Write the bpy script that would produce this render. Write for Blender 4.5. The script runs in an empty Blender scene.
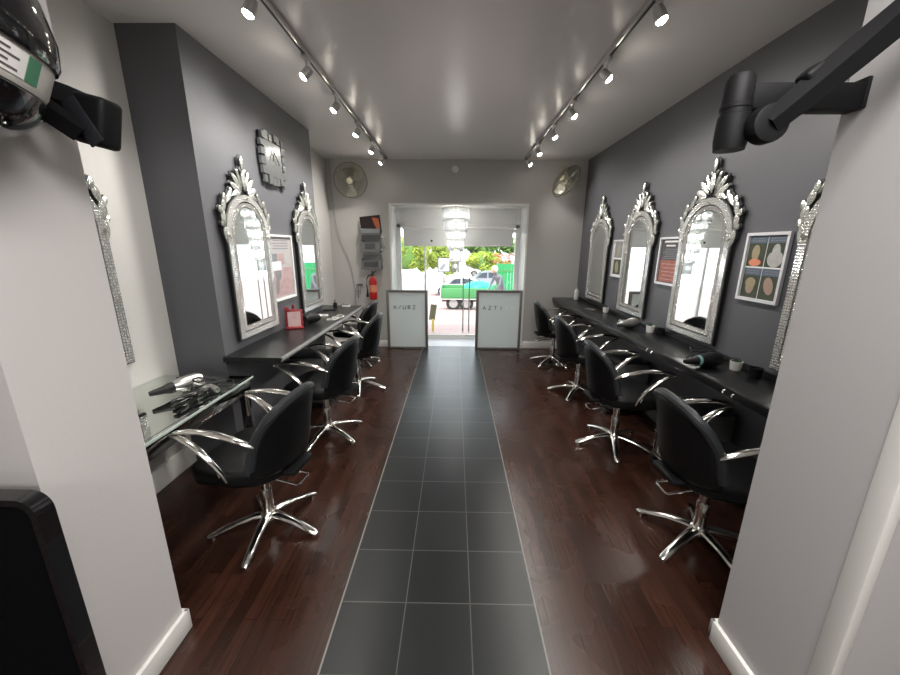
import bpy, bmesh, math, random
from mathutils import Vector, Matrix
random.seed(7)
PI = math.pi
R_ = math.radians
scn = bpy.context.scene
COL = scn.collection

# ------------------------------------------------------------ materials
MATS = {}
def mat(name, color, rough=0.5, metal=0.0, spec=0.5, emit=None, estr=0.0, noise=None, bump=None, trans=0.0, coat=0.0, ior=1.45, alpha=1.0):
    if name in MATS: return MATS[name]
    m = bpy.data.materials.new(name); m.use_nodes = True
    nt = m.node_tree; b = nt.nodes['Principled BSDF']
    b.inputs['Base Color'].default_value = (*color, 1)
    b.inputs['Roughness'].default_value = rough
    b.inputs['Metallic'].default_value = metal
    b.inputs['Specular IOR Level'].default_value = spec
    b.inputs['IOR'].default_value = ior
    b.inputs['Transmission Weight'].default_value = trans
    b.inputs['Coat Weight'].default_value = coat
    b.inputs['Alpha'].default_value = alpha
    if emit:
        b.inputs['Emission Color'].default_value = (*emit, 1)
        b.inputs['Emission Strength'].default_value = estr
    if noise or bump:
        tc = nt.nodes.new('ShaderNodeTexCoord')
    if noise:   # (scale, amount)
        n = nt.nodes.new('ShaderNodeTexNoise'); n.inputs['Scale'].default_value = noise[0]; n.inputs['Detail'].default_value = 5
        nt.links.new(tc.outputs['Object'], n.inputs['Vector'])
        mx = nt.nodes.new('ShaderNodeMix'); mx.data_type = 'RGBA'
        a = noise[1]
        mx.inputs[6].default_value = (*[c*(1-a) for c in color], 1)
        mx.inputs[7].default_value = (*[min(1, c*(1+a)) for c in color], 1)
        nt.links.new(n.outputs['Fac'], mx.inputs[0]); nt.links.new(mx.outputs[2], b.inputs['Base Color'])
    if bump:    # (scale, strength)
        n2 = nt.nodes.new('ShaderNodeTexNoise'); n2.inputs['Scale'].default_value = bump[0]; n2.inputs['Detail'].default_value = 4
        nt.links.new(tc.outputs['Object'], n2.inputs['Vector'])
        bp = nt.nodes.new('ShaderNodeBump'); bp.inputs['Strength'].default_value = bump[1]; bp.inputs['Distance'].default_value = 0.01
        nt.links.new(n2.outputs['Fac'], bp.inputs['Height']); nt.links.new(bp.outputs['Normal'], b.inputs['Normal'])
    MATS[name] = m
    return m

def facet_mat(name, color, scale, strength, rough=0.06):
    m = mat(name, color, rough, .75)
    nt = m.node_tree; b = nt.nodes['Principled BSDF']
    tc = nt.nodes.new('ShaderNodeTexCoord')
    v = nt.nodes.new('ShaderNodeTexVoronoi'); v.inputs['Scale'].default_value = scale
    v.distance = 'CHEBYCHEV'; v.inputs['Randomness'].default_value = 0.25
    bp = nt.nodes.new('ShaderNodeBump'); bp.inputs['Strength'].default_value = strength; bp.inputs['Distance'].default_value = 0.01
    nt.links.new(tc.outputs['Object'], v.inputs['Vector']); nt.links.new(v.outputs['Distance'], bp.inputs['Height'])
    nt.links.new(bp.outputs['Normal'], b.inputs['Normal'])
    return m

def pane_mat(name, tint=(1, 1, 1), gloss=0.06, rough=0.0):
    m = bpy.data.materials.new(name); m.use_nodes = True
    nt = m.node_tree; nt.nodes.clear()
    o = nt.nodes.new('ShaderNodeOutputMaterial'); mx = nt.nodes.new('ShaderNodeMixShader')
    t = nt.nodes.new('ShaderNodeBsdfTransparent'); t.inputs[0].default_value = (*tint, 1)
    g = nt.nodes.new('ShaderNodeBsdfGlossy'); g.inputs['Roughness'].default_value = rough
    f = nt.nodes.new('ShaderNodeFresnel'); f.inputs['IOR'].default_value = 1.45
    nt.links.new(f.outputs[0], mx.inputs[0])
    nt.links.new(t.outputs[0], mx.inputs[1]); nt.links.new(g.outputs[0], mx.inputs[2]); nt.links.new(mx.outputs[0], o.inputs[0])
    MATS[name] = m
    return m

def wood_floor():
    m = bpy.data.materials.new('dark_wood_floor'); m.use_nodes = True
    nt = m.node_tree; b = nt.nodes['Principled BSDF']; N = nt.nodes.new; L = nt.links.new
    tc = N('ShaderNodeTexCoord'); mp = N('ShaderNodeMapping'); mp.inputs['Rotation'].default_value = (0, 0, R_(90))
    L(tc.outputs['Object'], mp.inputs[0])
    br = N('ShaderNodeTexBrick'); br.offset = 0.37
    br.inputs['Scale'].default_value = 1; br.inputs['Brick Width'].default_value = 0.62; br.inputs['Row Height'].default_value = 0.062
    br.inputs['Mortar Size'].default_value = 0.0012; br.inputs['Mortar Smooth'].default_value = 0.2; br.inputs['Bias'].default_value = -0.1
    br.inputs['Color1'].default_value = (0.025, 0.0096, 0.0060, 1); br.inputs['Color2'].default_value = (0.046, 0.0178, 0.0108, 1)
    br.inputs['Mortar'].default_value = (0.011, 0.004, 0.003, 1)
    L(mp.outputs[0], br.inputs['Vector'])
    mp2 = N('ShaderNodeMapping'); mp2.inputs['Scale'].default_value = (45, 2.2, 1); L(tc.outputs['Object'], mp2.inputs[0])
    n = N('ShaderNodeTexNoise'); n.inputs['Scale'].default_value = 1.6; n.inputs['Detail'].default_value = 6; L(mp2.outputs[0], n.inputs['Vector'])
    rp = N('ShaderNodeValToRGB'); rp.color_ramp.elements[0].position = .3; rp.color_ramp.elements[0].color = (.66, .64, .62, 1)
    rp.color_ramp.elements[1].position = .75; rp.color_ramp.elements[1].color = (1.35, 1.32, 1.3, 1)
    L(n.outputs['Fac'], rp.inputs[0])
    mx = N('ShaderNodeMix'); mx.data_type = 'RGBA'; mx.blend_type = 'MULTIPLY'; mx.inputs[0].default_value = 1
    L(br.outputs['Color'], mx.inputs[6]); L(rp.outputs[0], mx.inputs[7]); L(mx.outputs[2], b.inputs['Base Color'])
    n3 = N('ShaderNodeTexNoise'); n3.inputs['Scale'].default_value = 3; L(tc.outputs['Object'], n3.inputs['Vector'])
    mr = N('ShaderNodeMapRange'); mr.inputs[3].default_value = .20; mr.inputs[4].default_value = .34
    L(n3.outputs['Fac'], mr.inputs[0]); L(mr.outputs[0], b.inputs['Roughness'])
    bp = N('ShaderNodeBump'); bp.inputs['Strength'].default_value = .12; bp.inputs['Distance'].default_value = .002
    L(br.outputs['Fac'], bp.inputs['Height']); bp.invert = True; L(bp.outputs[0], b.inputs['Normal'])
    b.inputs['Specular IOR Level'].default_value = .42
    return m

def tile_floor():
    m = bpy.data.materials.new('slate_tile_path'); m.use_nodes = True
    nt = m.node_tree; b = nt.nodes['Principled BSDF']; N = nt.nodes.new; L = nt.links.new
    tc = N('ShaderNodeTexCoord'); mp = N('ShaderNodeMapping'); mp.inputs['Location'].default_value = (.513, -.13+.6, 0)
    L(tc.outputs['Object'], mp.inputs[0])
    br = N('ShaderNodeTexBrick'); br.offset = 0.0
    br.inputs['Scale'].default_value = 1; br.inputs['Brick Width'].default_value = 0.3; br.inputs['Row Height'].default_value = 0.3
    br.inputs['Mortar Size'].default_value = 0.0026; br.inputs['Mortar Smooth'].default_value = 0.1
    br.inputs['Color1'].default_value = (0.010, 0.0112, 0.0118, 1); br.inputs['Color2'].default_value = (0.017, 0.019, 0.0195, 1)
    br.inputs['Mortar'].default_value = (0.085, 0.085, 0.08, 1)
    L(mp.outputs[0], br.inputs['Vector'])
    n = N('ShaderNodeTexNoise'); n.inputs['Scale'].default_value = 9; n.inputs['Detail'].default_value = 8; L(tc.outputs['Object'], n.inputs['Vector'])
    mr = N('ShaderNodeMapRange'); mr.inputs[3].default_value = .27; mr.inputs[4].default_value = .35
    L(n.outputs['Fac'], mr.inputs[0]); L(mr.outputs[0], b.inputs['Roughness'])
    mm = N('ShaderNodeMix'); mm.data_type = 'RGBA'; mm.blend_type = 'MULTIPLY'; mm.inputs[0].default_value = .5
    L(br.outputs['Color'], mm.inputs[6]); L(n.outputs['Color'], mm.inputs[7]); L(br.outputs['Color'], b.inputs['Base Color'])
    n2 = N('ShaderNodeTexNoise'); n2.inputs['Scale'].default_value = 30; n2.inputs['Detail'].default_value = 6; n2.inputs['Distortion'].default_value = 0
    L(tc.outputs['Object'], n2.inputs['Vector'])
    bp = N('ShaderNodeBump'); bp.inputs['Strength'].default_value = .22; bp.inputs['Distance'].default_value = .002
    L(n2.outputs['Fac'], bp.inputs['Height']); L(bp.outputs[0], b.inputs['Normal'])
    b.inputs['Specular IOR Level'].default_value = .36
    return m

M = dict(
    wood=wood_floor(), tile=tile_floor(),
    lobby=mat('pale_lobby_floor', (.62, .63, .66), .3, noise=(4, .08)),
    grout=mat('path_edging', (.22, .22, .20), .4),
    grey_wall=mat('grey_paint', (.105, .107, .117), .42, bump=(60, .05)),
    white_wall=mat('off_white_paint', (.60, .59, .57), .5, bump=(60, .05)),
    end_wall=mat('pale_paint', (.47, .46, .44), .45, bump=(50, .05)),
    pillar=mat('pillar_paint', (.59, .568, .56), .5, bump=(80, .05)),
    pillar_shaded=mat('pillar_paint_shaded', (.44, .43, .43), .5, bump=(80, .05)),  # same paint as the left pillar, darkened for the weaker light there
    ceiling=mat('satin_ceiling_paint', (.74, .72, .71), .3, bump=(6, .10), spec=.5),
    trim=mat('white_gloss_trim', (.75, .74, .71), .3),
    upvc=mat('white_shopfront_frame', (.86, .86, .84), .3),
    blind=mat('roller_blind_fabric', (.82, .82, .80), .8),
    black_leather=mat('black_vinyl', (.004, .004, .0045), .42, bump=(120, .1), spec=.3),
    black_rim_sheen=mat('black_vinyl_rim_sheen', (.020, .023, .025), .36),  # lighter than the vinyl to put the rim's sheen into its colour
    chrome=mat('chrome', (.82, .80, .76), .13, 1.0),
    brushed=mat('brushed_aluminium', (.62, .61, .59), .32, 1.0),
    clocksilver=mat('clock_mirror_tile', (.34, .355, .36), .2, .75),
    mirror=mat('mirror_glass', (.86, .89, .88), .012, 1.0),
    leafglass=mat('cut_mirror_leaf', (.74, .76, .71), .16, .75, bump=(70, .5)),
    facet=facet_mat('faceted_mirror_strip', (.88, .89, .86), 60, .9, .10),
    facet2=facet_mat('fine_faceted_mirror', (.92, .92, .89), 95, 1.0, .14),
    black=mat('matt_black', (.008, .008, .009), .5),
    blackgloss=mat('gloss_black', (.007, .007, .008), .10, coat=.5),
    blackplastic=mat('black_plastic', (.006, .006, .007), .55, spec=.3),
    darkplastic=mat('dark_grey_plastic', (.02, .02, .025), .45),
    counter=mat('black_worktop', (.005, .0055, .006), .30, noise=(30, .2), bump=(40, .05)),
    counteredge=mat('worktop_edge', (.012, .012, .013), .3),
    cabinet=mat('dark_grey_laminate', (.11, .115, .115), .4),
    cabtop=mat('black_laminate', (.012, .012, .013), .35),
    whiteplastic=mat('white_plastic', (.75, .75, .73), .4),
    silverframe=mat('silver_frame', (.72, .72, .74), .35, .3),
    greyframe=mat('grey_metal_frame', (.17, .17, .165), .4, .2),
    frosted=mat('frosted_film', (.78, .81, .80), .45, noise=(1.5, .12)),
    dark_letter=mat('letter_dark', (.22, .24, .27), .5),
    light_letter=mat('letter_light', (.92, .92, .92), .4),
    poster_ground=mat('poster_ground', (.42, .40, .40), .5),
    paper=mat('paper_white', (.78, .77, .75), .7),
    photo_grey=mat('print_dark_grey', (.07, .07, .075), .5),
    photo_mid=mat('print_mid_grey', (.20, .21, .22), .5, noise=(30, .4)),
    photo_pink=mat('print_pink', (.42, .29, .29), .5, noise=(20, .35)),
    photo_salmon=mat('print_salmon', (.34, .12, .085), .5, noise=(35, .45)),
    photo_green=mat('print_olive', (.045, .057, .035), .5, noise=(25, .4)),
    photo_blue=mat('print_blue', (.09, .12, .17), .5),
    skin=mat('skin_print', (.34, .24, .19), .55),
    blonde=mat('blonde_print', (.32, .27, .17), .55, noise=(60, .3)),
    greyhair=mat('ash_hair_print', (.42, .42, .41), .55, noise=(60, .25)),
    orange=mat('orange_print', (.62, .22, .12), .5, noise=(20, .3)),
    red=mat('red_gloss', (.42, .012, .012), .25, coat=.3),
    redplastic=mat('red_card', (.20, .008, .014), .4),
    cordgrey=mat('grey_cord', (.28, .28, .27), .5),
    cream=mat('cream_plastic', (.50, .46, .34), .4),
    fanwire=mat('fan_wire', (.22, .21, .17), .4, .4),
    fanblade=mat('fan_blade', (.30, .29, .24), .35),
    glasstop=pane_mat('clear_glass', (.86, .92, .89)),
    pane=pane_mat('window_glass', (.97, .985, .98)),
    glassedge=mat('green_glass_edge', (.45, .53, .49), .15),
    greenmirror=mat('greenish_mirror', (.66, .70, .66), .04, 1.0),
    mirrordark=mat('dark_mirror_front', (.50, .50, .49), .08, 1.0),
    plant=mat('succulent_green', (.035, .075, .035), .5),
    teal=mat('teal_label', (.22, .42, .40), .4),
    sticker=mat('silver_sticker', (.60, .58, .54), .4),
    stickergreen=mat('sticker_green', (.05, .20, .11), .5),
    stickertext=mat('sticker_print', (.12, .10, .10), .5),
    bulb=mat('lit_lamp', (1, .95, .85), .3, emit=(1, .93, .80), estr=45),
    crystal_lamp=mat('lit_chandelier_lamp', (1, 1, 1), .3, emit=(1, .98, .95), estr=4),
    mesh_cloth=mat('black_padding_cloth', (.003, .003, .004), .9, bump=(300, .4), spec=.08),
    grey_cloth=mat('grey_towel', (.35, .35, .36), .9),
    magazine=mat('magazine_print', (.48, .42, .38), .4, noise=(45, .6)),
    darkprint=mat('dark_print', (.02, .012, .012), .35),
    ember=mat('ember_print', (.35, .09, .03), .4, noise=(12, .6)),
    acrylic=mat('grey_acrylic', (.20, .21, .215), .2),
    # outside
    paving=mat('pinkish_paving', (.34, .245, .23), .8, noise=(3, .12)),
    road=mat('pale_asphalt', (.50, .49, .48), .8, noise=(2, .1)),
    rendered=mat('white_render', (.55, .54, .52), .7),
    hedge=mat('hedge_leaf', (.34, .42, .06), .6, noise=(9, .6)),
    hedge2=mat('tree_leaf', (.10, .20, .035), .6, noise=(7, .6)),
    flower=mat('red_flower', (.42, .12, .08), .6),
    greenpaint=mat('green_paint', (.07, .26, .09), .4),
    gategreen=mat('gate_green', (.02, .30, .10), .45),
    tarp=mat('teal_tarpaulin', (.02, .42, .24), .5, bump=(8, .4)),
    cardark=mat('car_window', (.06, .08, .10), .1),
    carsilver=mat('silver_car_paint', (.38, .42, .47), .25, .4),
    carwhite=mat('white_car_paint', (.78, .78, .78), .25),
    tyre=mat('tyre_rubber', (.03, .03, .03), .8),
    hubcap=mat('wheel_hub', (.45, .44, .43), .35, .6),
    chassis=mat('truck_chassis', (.22, .14, .11), .6),
    whitehair=mat('white_hair', (.75, .73, .70), .8),
    skinlive=mat('skin', (.50, .29, .22), .55),
    shirt=mat('grey_shirt', (.14, .15, .16), .8),
    trousers=mat('dark_trousers', (.05, .05, .07), .8),
    bark=mat('bark', (.14, .10, .07), .9),
    yellow=mat('yellow_plastic', (.65, .55, .12), .5),
    roof=mat('roof_tile', (.35, .3, .28), .8),
)
def crystal():
    m = bpy.data.materials.new('crystal_rod'); m.use_nodes = True
    nt = m.node_tree; b = nt.nodes['Principled BSDF']
    b.inputs['Base Color'].default_value = (.80, .82, .82, 1); b.inputs['Roughness'].default_value = .08
    b.inputs['Transmission Weight'].default_value = .55; b.inputs['Specular IOR Level'].default_value = .8
    return m
M['crystal'] = crystal()
def add_translucent(m, col, fac):
    nt = m.node_tree; b = nt.nodes['Principled BSDF']; o = nt.nodes['Material Output']
    t = nt.nodes.new('ShaderNodeBsdfTranslucent'); t.inputs[0].default_value = (*col, 1)
    x = nt.nodes.new('ShaderNodeMixShader'); x.inputs[0].default_value = fac
    nt.links.new(b.outputs[0], x.inputs[1]); nt.links.new(t.outputs[0], x.inputs[2]); nt.links.new(x.outputs[0], o.inputs[0])
add_translucent(M['blind'], (.8, .8, .78), .18)
add_translucent(M['frosted'], (.85, .9, .9), .35)

# ------------------------------------------------------------ mesh builder
class MB:
    def __init__(s): s.bm = bmesh.new()
    def _merge(s, t, mx=None):
        if mx is not None: bmesh.ops.transform(t, matrix=mx, verts=t.verts)
        me = bpy.data.meshes.new('tmp'); t.to_mesh(me); s.bm.from_mesh(me); bpy.data.meshes.remove(me); t.free()
    def box(s, c, size, bevel=0, seg=2, rot=None):
        t = bmesh.new(); bmesh.ops.create_cube(t, size=1)
        bmesh.ops.scale(t, vec=size, verts=t.verts)
        if bevel: bmesh.ops.bevel(t, geom=t.edges[:], offset=bevel, segments=seg, affect='EDGES', profile=.5)
        mx = Matrix.Translation(c)
        if rot is not None: mx = mx @ rot
        s._merge(t, mx); return s
    def bb(s, x0, x1, y0, y1, z0, z1, bevel=0, seg=2):
        return s.box(((x0+x1)/2, (y0+y1)/2, (z0+z1)/2), (abs(x1-x0), abs(y1-y0), abs(z1-z0)), bevel, seg)
    def cyl(s, p0, p1, r0, r1=None, n=20, bevel=0):
        if r1 is None: r1 = r0
        p0 = Vector(p0); p1 = Vector(p1); d = p1-p0
        t = bmesh.new(); bmesh.ops.create_cone(t, cap_ends=True, cap_tris=False, segments=n, radius1=r0, radius2=r1, depth=d.length)
        if bevel:
            es = [e for e in t.edges if abs(e.verts[0].co.z-e.verts[1].co.z) < 1e-6]
            bmesh.ops.bevel(t, geom=es, offset=bevel, segments=2, affect='EDGES', profile=.5)
        q = d.to_track_quat('Z', 'Y')
        s._merge(t, Matrix.Translation((p0+p1)/2) @ q.to_matrix().to_4x4()); return s
    def ball(s, c, r, sc=(1, 1, 1), u=20, v=12, rot=None):
        t = bmesh.new(); bmesh.ops.create_uvsphere(t, u_segments=u, v_segments=v, radius=r)
        bmesh.ops.scale(t, vec=sc, verts=t.verts)
        mx = Matrix.Translation(c)
        if rot is not None: mx = mx @ rot
        s._merge(t, mx); return s
    def tube(s, pts, r, n=10, flat=None, up=(0, 0, 1), closed=False):
        # r: number or list; flat: (a, b) scale across/up
        pts = [Vector(p) for p in pts]; k = len(pts)
        rs = r if isinstance(r, (list, tuple)) else [r]*k
        fa, fb = flat if flat else (1, 1)
        rings = []
        for i, p in enumerate(pts):
            if closed: d = pts[(i+1) % k]-pts[i-1]
            else: d = pts[min(i+1, k-1)]-pts[max(i-1, 0)]
            d.normalize(); u = Vector(up)
            if abs(d.dot(u)) > .98: u = Vector((1, 0, 0)) if abs(d.x) < .9 else Vector((0, 1, 0))
            a = d.cross(u).normalized(); b = a.cross(d).normalized()
            rings.append([s.bm.verts.new(p+a*math.cos(2*PI*j/n)*rs[i]*fa+b*math.sin(2*PI*j/n)*rs[i]*fb) for j in range(n)])
        m = k if closed else k-1
        for i in range(m):
            A = rings[i]; B = rings[(i+1) % k]
            for j in range(n): s.bm.faces.new((A[j], A[(j+1) % n], B[(j+1) % n], B[j]))
        if not closed:
            s.bm.faces.new(list(reversed(rings[0]))); s.bm.faces.new(rings[-1])
        return s
    def lathe(s, prof, c=(0, 0, 0), n=24, mx=None):
        t = bmesh.new(); rings = []
        for (r, z) in prof:
            rings.append([t.verts.new((r*math.cos(2*PI*j/n), r*math.sin(2*PI*j/n), z)) for j in range(n)])
        for i in range(len(rings)-1):
            for j in range(n): t.faces.new((rings[i][j], rings[i][(j+1) % n], rings[i+1][(j+1) % n], rings[i+1][j]))
        if prof[0][0] > 1e-4: t.faces.new(list(reversed(rings[0])))
        if prof[-1][0] > 1e-4: t.faces.new(rings[-1])
        bmesh.ops.remove_doubles(t, verts=t.verts, dist=1e-5)
        s._merge(t, Matrix.Translation(c) @ (mx if mx is not None else Matrix.Identity(4))); return s
    def prism(s, poly, fr, w0, w1):
        # poly: 2D (u,v) list; fr: function (u,v,w) -> xyz
        a = [s.bm.verts.new(fr(u, v, w0)) for u, v in poly]; b = [s.bm.verts.new(fr(u, v, w1)) for u, v in poly]
        n = len(poly)
        s.bm.faces.new(a); s.bm.faces.new(list(reversed(b)))
        for i in range(n): s.bm.faces.new((a[i], b[i], b[(i+1) % n], a[(i+1) % n]))
        return s
    def band(s, outer, inner, fr, w0, w1, closed=False):
        # strip between two polylines with thickness
        n = len(outer); A = []
        for (o, i) in zip(outer, inner):
            A.append([s.bm.verts.new(fr(*o, w0)), s.bm.verts.new(fr(*o, w1)), s.bm.verts.new(fr(*i, w1)), s.bm.verts.new(fr(*i, w0))])
        m = n if closed else n-1
        for k in range(m):
            a = A[k]; b = A[(k+1) % n]
            for j in range(4): s.bm.faces.new((a[j], a[(j+1) % 4], b[(j+1) % 4], b[j]))
        if not closed: s.bm.faces.new(list(reversed(A[0]))); s.bm.faces.new(A[-1])
        return s
    def build(s, name, m, parent=None, smooth=True, loc=None, rotz=0, angle=35, subsurf=0):
        bmesh.ops.recalc_face_normals(s.bm, faces=s.bm.faces)
        me = bpy.data.meshes.new(name); s.bm.to_mesh(me); s.bm.free()
        if isinstance(m, (list, tuple)):
            for q in m: me.materials.append(q)
        else: me.materials.append(m)
        if smooth:
            me.shade_smooth()
            if not subsurf: me.set_sharp_from_angle(angle=R_(angle))
        o = bpy.data.objects.new(name, me); COL.objects.link(o)
        if parent is not None: o.parent = parent
        if loc is not None: o.location = loc
        if rotz: o.rotation_euler = (0, 0, rotz)
        if subsurf:
            md = o.modifiers.new('sub', 'SUBSURF'); md.levels = subsurf; md.render_levels = subsurf
        return o

def tag(o, label, cat, group=None):
    o['label'] = label; o['category'] = cat
    if group: o['group'] = group
    return o
def thing(name, label, cat, loc=(0, 0, 0), rotz=0, group=None):
    o = bpy.data.objects.new(name, None); COL.objects.link(o); o.empty_display_size = .05
    o.location = loc; o.rotation_euler = (0, 0, rotz)
    return tag(o, label, cat, group)
def struct(o): o['kind'] = 'structure'; return o
def kids(o): return [c for c in COL.objects if c.parent == o]
def copy_tree(o, parent=None):
    c = o.copy(); COL.objects.link(c)
    if parent is not None: c.parent = parent
    for ch in kids(o): copy_tree(ch, c)
    return c
def clone(src, loc, rotz, label, group=None):
    c = copy_tree(src); c.location = loc; c.rotation_euler = (0, 0, rotz); c['label'] = label
    if group: c['group'] = group
    return c
def lightobj(name, kind, loc, energy, color=(1, 1, 1), **k):
    l = bpy.data.lights.new(name, kind); l.energy = energy; l.color = color
    for a, v in k.items(): setattr(l, a, v)
    o = bpy.data.objects.new(name, l); COL.objects.link(o); o.location = loc
    return o

# ------------------------------------------------------------ dimensions
CEIL = 2.87
XR = 1.95; XL_ALC = -2.0; XL_BR = -1.64; XL_FAR = -1.93
Y_END = 5.78; Y_FRAME = 6.4
Y0, Y1 = .855, 1.19           # partition beside the camera
XPL, XPR = -1.15, 1.12
BACK = -4.2; XB = 3.2         # room behind the camera

# ------------------------------------------------------------ shell
struct(MB().bb(-XB, XB, BACK, Y_END, -.06, 0).build('floor', M['wood'], smooth=False))
struct(MB().bb(-.513, .387, BACK, Y_END+.05, -.05, .003).build('floor', M['tile'], smooth=False))
struct(MB().bb(-1.1, 1.2, Y_END+.05, Y_FRAME+.08, -.05, .002).bb(-1.1, -.513, Y_END, Y_END+.05, -.05, 0).bb(.387, 1.2, Y_END, Y_END+.05, -.05, 0).build('floor', M['lobby'], smooth=False))
g = MB().bb(-.519, -.513, BACK, Y_END, 0, .0045).bb(.387, .393, BACK, Y_END, 0, .0045)
struct(g.build('trim_1', M['grout'], smooth=False))
struct(MB().bb(-XB-.1, XB+.1, BACK-.1, Y_END+.16, CEIL, CEIL+.1).build('ceiling', M['ceiling'], smooth=False))
struct(MB().bb(XR, XR+.12, Y1, Y_END+.16, 0, CEIL).build('wall_right', M['grey_wall'], smooth=False))
struct(MB().bb(XL_ALC-.12, XL_ALC, Y1, 2.45, 0, CEIL).build('wall_left', M['white_wall'], smooth=False))
struct(MB().bb(XL_ALC-.12, XL_BR, 2.45, 4.42, 0, CEIL).build('wall_left', M['grey_wall'], smooth=False))
struct(MB().bb(XL_ALC-.12, XL_FAR, 4.42, Y_END+.16, 0, CEIL).build('wall_left', M['end_wall'], smooth=False))
# end wall with the shopfront opening
OX0, OX1, OZ = -1.005, 1.107, 2.25
e = MB().bb(XL_FAR, OX0, Y_END, Y_END+.16, 0, CEIL).bb(OX1, XR, Y_END, Y_END+.16, 0, CEIL).bb(OX0, OX1, Y_END, Y_END+.16, OZ, CEIL)
struct(e.build('wall_end', M['end_wall'], smooth=False))
# recess
e = MB().bb(OX0-.1, OX0, Y_END+.16, Y_FRAME+.12, -.05, OZ+.1).bb(OX1, OX1+.1, Y_END+.16, Y_FRAME+.12, -.05, OZ+.1).bb(OX0, OX1, Y_END+.16, Y_FRAME+.12, OZ, OZ+.1)
struct(e.build('wall_recess', M['upvc'], smooth=False))
t_ = MB()
t_.bb(OX0-.012, OX0+.012, Y_END-.012, Y_END+.17, 0, OZ+.012).bb(OX1-.012, OX1+.012, Y_END-.012, Y_END+.17, 0, OZ+.012).bb(OX0, OX1, Y_END-.012, Y_END+.17, OZ-.012, OZ+.012)
struct(t_.build('trim_2', M['trim'], smooth=False))
# partition beside the camera
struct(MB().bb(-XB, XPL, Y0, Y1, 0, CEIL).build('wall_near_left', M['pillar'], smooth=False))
struct(MB().bb(XPR, XB, Y0, Y1, 0, CEIL).bb(XPR+.035, XB, .803, Y0, 0, CEIL).build('wall_near_right', M['pillar_shaded'], smooth=False))
struct(MB().bb(XPR-.004, XPR+.03, .797, Y0, 0, CEIL, .006).build('trim_3', M['trim']))
# rear room
e = MB().bb(-XB-.1, -XB, BACK, Y1, 0, CEIL)
struct(e.build('wall_rear_left', M['white_wall'], smooth=False))
struct(MB().bb(XB, XB+.1, BACK, Y1, 0, CEIL).build('wall_rear_right', M['white_wall'], smooth=False))
struct(MB().bb(-XB-.1, XB+.1, BACK-.1, BACK, 0, CEIL).build('wall_rear', M['white_wall'], smooth=False))
# baseboards
def skirt(name, x0, x1, y0, y1, h=.09):
    o = MB().bb(x0, x1, y0, y1, 0, h, .004).build(name, M['trim']); struct(o)
struct(MB().bb(XPL, XPL+.018, Y0, Y1+.018, 0, .1, .004).bb(-XL_ALC*-1, XPL+.018, Y1, Y1+.018, 0, .1, .004).build('baseboard_near_left', M['trim']))
struct(MB().bb(XPR-.018, XPR, Y0, Y1+.018, 0, .1, .004).bb(XPR-.018, XR, Y1, Y1+.018, 0, .1, .004).build('baseboard_near_right', M['trim']))
struct(MB().bb(XL_FAR, OX0-.02, Y_END-.018, Y_END, 0, .11, .004).bb(OX1+.02, XR, Y_END-.018, Y_END, 0, .11, .004).build('baseboard_end', M['trim']))
struct(MB().bb(XL_ALC, XL_ALC+.018, Y1+.02, 2.45, 0, .16, .004).build('baseboard_left', M['trim']))
struct(MB().bb(XR-.016, XR, Y1+.02, Y_END-.02, 0, .1, .004).build('baseboard_right', M['cabinet']))

# ------------------------------------------------------------ shopfront (window, doors, blind)
F0 = Y_FRAME; F1 = Y_FRAME+.07
fr = MB()
fr.bb(OX0, OX0+.07, F0, F1, 0, OZ).bb(OX1-.07, OX1, F0, F1, 0, OZ)
fr.bb(OX0, OX1, F0, F1, 1.93, 2.0, .006)
struct(fr.build('trim_5', M['upvc']))
struct(MB().bb(OX0+.07, OX1-.07, F0+.02, F1, 2.0, OZ, .004).bb(OX0+.07, OX1-.07, F0+.005, F0+.02, 2.13, 2.14).build('trim_6', M['upvc']))
# fixed window on the left
w = MB(); XM = -.52
w.bb(XM-.015, XM+.015, F0, F1, 0, 1.93, .004).bb(OX0+.07, XM-.03, F0+.01, F1-.01, .0, .28, .004)
win = struct(w.build('window_1', M['upvc']))
MB().bb(OX0+.07, XM-.015, F0+.03, F0+.036, .28, 1.93).build('pane', M['pane'], win, smooth=False)
# two glazed door leaves
def leaf_door(nm, x0, x1, hx):
    d = MB()
    d.bb(x0, x1, F0+.02, F0+.045, 1.86, 1.92, .004).bb(x0, x1, F0+.02, F0+.045, .02, .06, .004)
    o = struct(d.build(nm, M['upvc']))
    MB().bb(x0+.004, x1-.004, F0+.027, F0+.037, .06, 1.86).build('pane', M['pane'], o, smooth=False)
    h = MB().tube([(hx, F0-.05, .12), (hx, F0-.05, 1.1)], .011, 10)
    for z in (.2, 1.02): h.cyl((hx, F0-.05, z), (hx, F0+.027, z), .008, n=8)
    h.build('door_handle', M['chrome'], o)
leaf_door('door_1', XM+.02, .20, .155)
leaf_door('door_2', .20, OX1-.07, .26)
struct(MB().bb(OX0, OX1, F0-.02, F1+.03, -.02, .02, .004).build('trim_7', M['upvc']))
# roller blind
rb = thing('roller_blind', 'off-white roller blind pulled partway down over the shop window and doors', 'blind', (0.05, F0-.03, 1.93))
MB().bb(-.93, .93, -.004, .004, -.28, 0).build('blind_fabric', M['blind'], rb, smooth=False)
MB().cyl((-.95, 0, .0), (.95, 0, .0), .022).build('roller_tube', M['upvc'], rb)
MB().bb(-.93, .93, -.012, .012, -.30, -.277, .006).build('bottom_bar', M['upvc'], rb)
MB().cyl((-.45, -.004, -.21), (-.45, -.012, -.21), .018, n=16).build('sensor_dot', M['darkplastic'], rb)

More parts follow.
